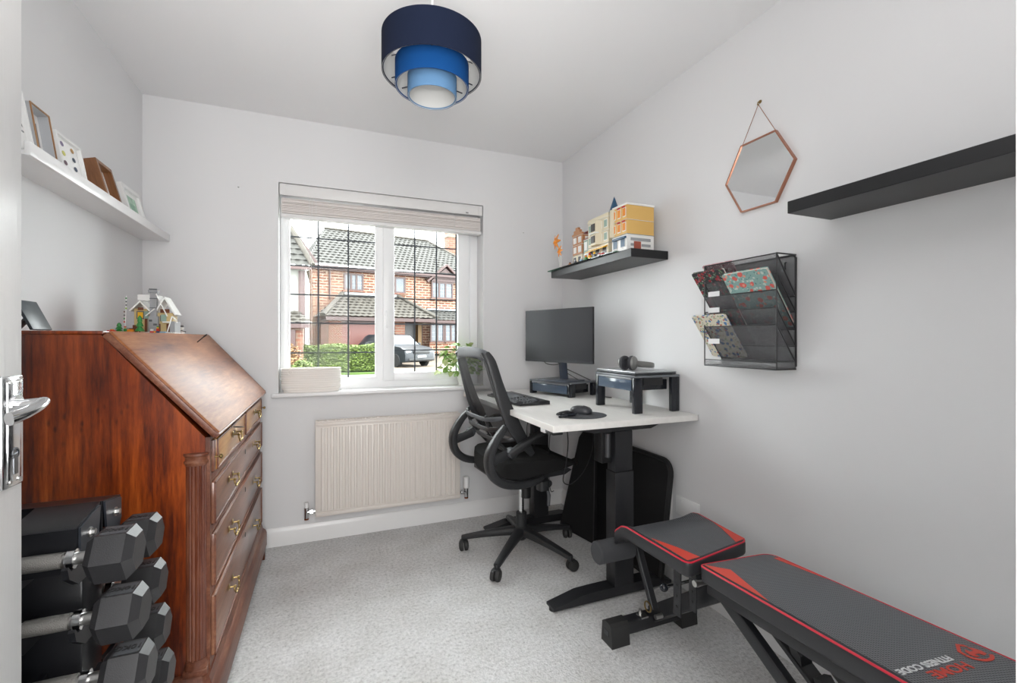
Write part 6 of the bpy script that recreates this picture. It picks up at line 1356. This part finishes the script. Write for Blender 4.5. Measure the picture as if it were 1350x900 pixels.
NL(MB().box(-7.0, -0.75, 18.2, 19.1, GZ, 1.55), 'porch_wall', BRICK2); NL(MB().box(-1.25, -1.0, 18.12, 18.19, GZ, 1.50), 'porch_post', BRWN)

# ground, road, verge
DRV = mat('driveway_gravel', '5B5045', 0.95, var=0.15, vscale=3); ROAD = mat('road', '5E5B58', 0.95, var=0.1, vscale=2); GRS = mat('lawn_green', '3D501F', 0.95, var=0.3, vscale=3)
m = MB(); m.add([(-14, 3.3, GZ - 0.02), (20, 3.3, GZ - 0.02), (20, 60, GZ - 0.02), (-14, 60, GZ - 0.02)], [(0, 1, 2, 3)]); tag(m.build('road_surface', ROAD), 'pale road surface outside the window', 'road')['kind'] = 'structure'
m = MB(); m.add([(1.6, 18.6, GZ), (9.5, 18.0, GZ), (11, 24.2, GZ + 0.05), (11, 30, 0.42), (-1.8, 28.0, 0.30), (-1.8, 24.2, GZ + 0.05)], [(0, 1, 2, 5), (5, 2, 3, 4)]); tag(m.build('driveway', DRV), 'beige gravel driveway in front of the brick house', 'driveway')['kind'] = 'structure'
m = MB(); m.box(-8, 1.75, 18.0, 18.12, GZ - 0.02, GZ + 0.06); m.box(-8, 1.7, 18.121, 24.0, GZ - 0.02, GZ + 0.04); o = m.build('verge', GRS); tag(o, 'grass verge under the hedge', 'verge'); o['kind'] = 'structure'

# hedge and shrubs: leafy crowns, one leaf mesh per plant
def leafcloud(name, fn, n_, size, m_, par, seed):
    r_ = random.Random(seed); vs = []; fs = []
    for i in range(n_):
        p = Vector(fn(r_)); q = Matrix.Rotation(r_.uniform(0, 6.3), 3, 'Z') @ Matrix.Rotation(r_.uniform(-1.2, 1.2), 3, 'X'); s_ = size * r_.uniform(0.6, 1.3); b = len(vs)
        vs += [p + q @ Vector(v) * s_ for v in ((-0.5, 0, 0), (0, -0.28, 0.06), (0.5, 0, 0), (0, 0.28, 0.06))]; fs.append((b, b + 1, b + 2, b + 3))
    m = MB(); m.add(vs, fs); return m.build(name, m_, par, kind='stuff')
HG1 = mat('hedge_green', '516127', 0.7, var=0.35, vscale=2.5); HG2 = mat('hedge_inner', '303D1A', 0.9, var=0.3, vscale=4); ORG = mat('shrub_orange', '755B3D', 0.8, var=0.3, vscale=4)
hg = thing('hedge', (0.45, 18.9, GZ + 0.05), 'clipped bright green hedge beyond the road', 'hedge')
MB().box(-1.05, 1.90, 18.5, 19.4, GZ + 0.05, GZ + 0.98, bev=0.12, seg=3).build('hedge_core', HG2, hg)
def hfn(r):
    f = r.random()
    x = r.uniform(-1.12, 1.98)
    if f < 0.6: return (x, 18.46 + r.uniform(-0.06, 0.05), GZ + 0.1 + r.random() * 0.95)
    return (x, r.uniform(18.45, 19.45), GZ + 1.03 + r.uniform(-0.06, 0.07) + 0.04 * math.sin(x * 4))
leafcloud('leaves', hfn, 5200, 0.095, HG1, hg, 3)
for nm, lab, cx_, cy_, rr, hh, mm, sd in (('shrub', 'orange-brown twiggy shrub left of the hedge', -1.15, 17.3, 0.62, 1.05, ORG, 5), ('shrub', 'low yellow-green shrub under the orange one', -0.68, 15.9, 0.45, 0.55, HG1, 6)):
    t = thing(nm, (cx_, cy_, GZ), lab, 'shrub')
    MB().tube([(cx_, cy_, GZ), (cx_ + 0.05, cy_, GZ + hh * 0.6)], 0.03, 6).build('stem', WOODF, t)
    def sfn(r, cx_=cx_, cy_=cy_, rr=rr, hh=hh):
        a = r.uniform(0, 6.283); e = r.uniform(0, 1.57); q = r.uniform(0.55, 1)
        return (cx_ + rr * q * math.cos(a) * math.cos(e) , cy_ + rr * q * math.sin(a) * math.cos(e), GZ + 0.05 + hh * q * math.sin(e) + 0.05)
    leafcloud('leaves', sfn, 1500, 0.10, mm, t, sd)

# parked car
CARB = mat('car_paint', '10151B', 0.35, 0.0, coat=0.15, spec=0.3); CARG = mat('car_glass', '4A545C', 0.2, spec=0.3); TYRE = mat('tyre', '0E0E0F', 0.8); CARP = mat('car_trim', '101214', 0.5); HLMP = mat('headlamp', '868B8F', 0.1, 0.3)
car = thing('parked_car', (3.12, 22.9, GZ + 0.0), 'dark grey-blue car parked on the drive in front of the garage', 'car', math.radians(-62))
car.scale = (0.95, 0.95, 0.95)
# local: +x forward
def CLb(mb, nm, m_, par=car, **k): return mb.build(nm, m_, par, local=True, **k)
side = [(-2.15, 0.35), (-2.2, 0.75), (-2.12, 1.02), (-1.95, 1.10), (-1.55, 1.52), (-1.2, 1.62), (0.1, 1.62), (0.35, 1.56), (0.95, 1.08), (1.75, 0.98), (2.08, 0.86), (2.18, 0.62), (2.15, 0.32), (1.85, 0.26), (-1.9, 0.26)]
def loft(prof, ws):
    m = MB(); vs = []; fs = []; n_ = len(prof)
    for y, s_, dz in ws:
        for (x, z) in prof: vs.append((x * s_, y, z if z < 1.12 else 1.12 + (z - 1.12) * dz))
    for i in range(len(ws) - 1):
        for j in range(n_): fs.append((i * n_ + j, i * n_ + (j + 1) % n_, (i + 1) * n_ + (j + 1) % n_, (i + 1) * n_ + j))
    fs.append(tuple(range(n_))[::-1]); fs.append(tuple((len(ws) - 1) * n_ + j for j in range(n_))); m.add(vs, fs); return m
CLb(loft(side, [(-0.90, 0.965, 0.12), (-0.86, 0.985, 0.35), (-0.72, 1.0, 0.98), (0, 1.02, 1.0), (0.72, 1.0, 0.98), (0.86, 0.985, 0.35), (0.90, 0.965, 0.12)]), 'body', CARB, smooth=40)
CLb(MB().add([(0.40, -0.68, 1.55), (0.40, 0.68, 1.55), (0.98, 0.78, 1.10), (0.98, -0.78, 1.10), (0.38, -0.68, 1.53), (0.38, 0.68, 1.53), (0.94, 0.78, 1.09), (0.94, -0.78, 1.09)], [(0, 1, 2, 3), (7, 6, 5, 4), (0, 4, 5, 1), (1, 5, 6, 2), (2, 6, 7, 3), (3, 7, 4, 0)]), 'windscreen', CARG)
for s in (-1, 1):
    for a, b in (((-1.45, -0.75, -0.5, -0.52), (1.15, 1.48, 1.50, 1.15)), ((-0.42, -0.42, 0.12, 0.62), (1.15, 1.50, 1.50, 1.15))):
        v_ = [(x, s * (0.80 if z > 1.3 else 0.885), z) for x, z in zip(a, b)]; v_ += [(x, y - s * 0.02, z) for x, y, z in v_]
        CLb(MB().add(v_, [(0, 1, 2, 3), (7, 6, 5, 4), (0, 4, 5, 1), (1, 5, 6, 2), (2, 6, 7, 3), (3, 7, 4, 0)]), 'side_window', CARP)
    for x in (-1.35, 1.35):
        wl_ = CLb(MB().lathe([(0.20, -0.10), (0.31, -0.10), (0.335, -0.06), (0.335, 0.06), (0.31, 0.10), (0.20, 0.10)], 24, M=Matrix.Translation((x, s * 0.83, 0.335)) @ Matrix.Rotation(PI / 2, 4, 'X')), 'wheel', TYRE)
        CLb(MB().lathe([(0.0001, 0.085), (0.19, 0.09), (0.20, 0.05), (0.0001, 0.05)], 10, M=Matrix.Translation((x, s * 0.83, 0.335)) @ Matrix.Rotation(-s * PI / 2, 4, 'X')), 'hubcap', STEEL, wl_)
    CLb(MB().box(2.03, 2.135, s * 0.72 - 0.15, s * 0.72 + 0.15, 0.70, 0.84, bev=0.03), 'headlamp', HLMP)
    CLb(MB().box(0.70, 0.82, s * 0.98 - 0.08, s * 0.98 + 0.08, 1.08, 1.2, bev=0.03), 'door_mirror', CARB)
CLb(MB().box(2.14, 2.205, -0.48, 0.48, 0.66, 0.82, bev=0.02), 'grille', CARP); CLb(MB().box(2.12, 2.20, -0.75, 0.75, 0.32, 0.46, bev=0.03), 'lower_grille', CARP)
CLb(MB().box(2.2055, 2.22, -0.26, 0.26, 0.49, 0.60), 'number_plate', mat('plate_white', '90908E', 0.4))
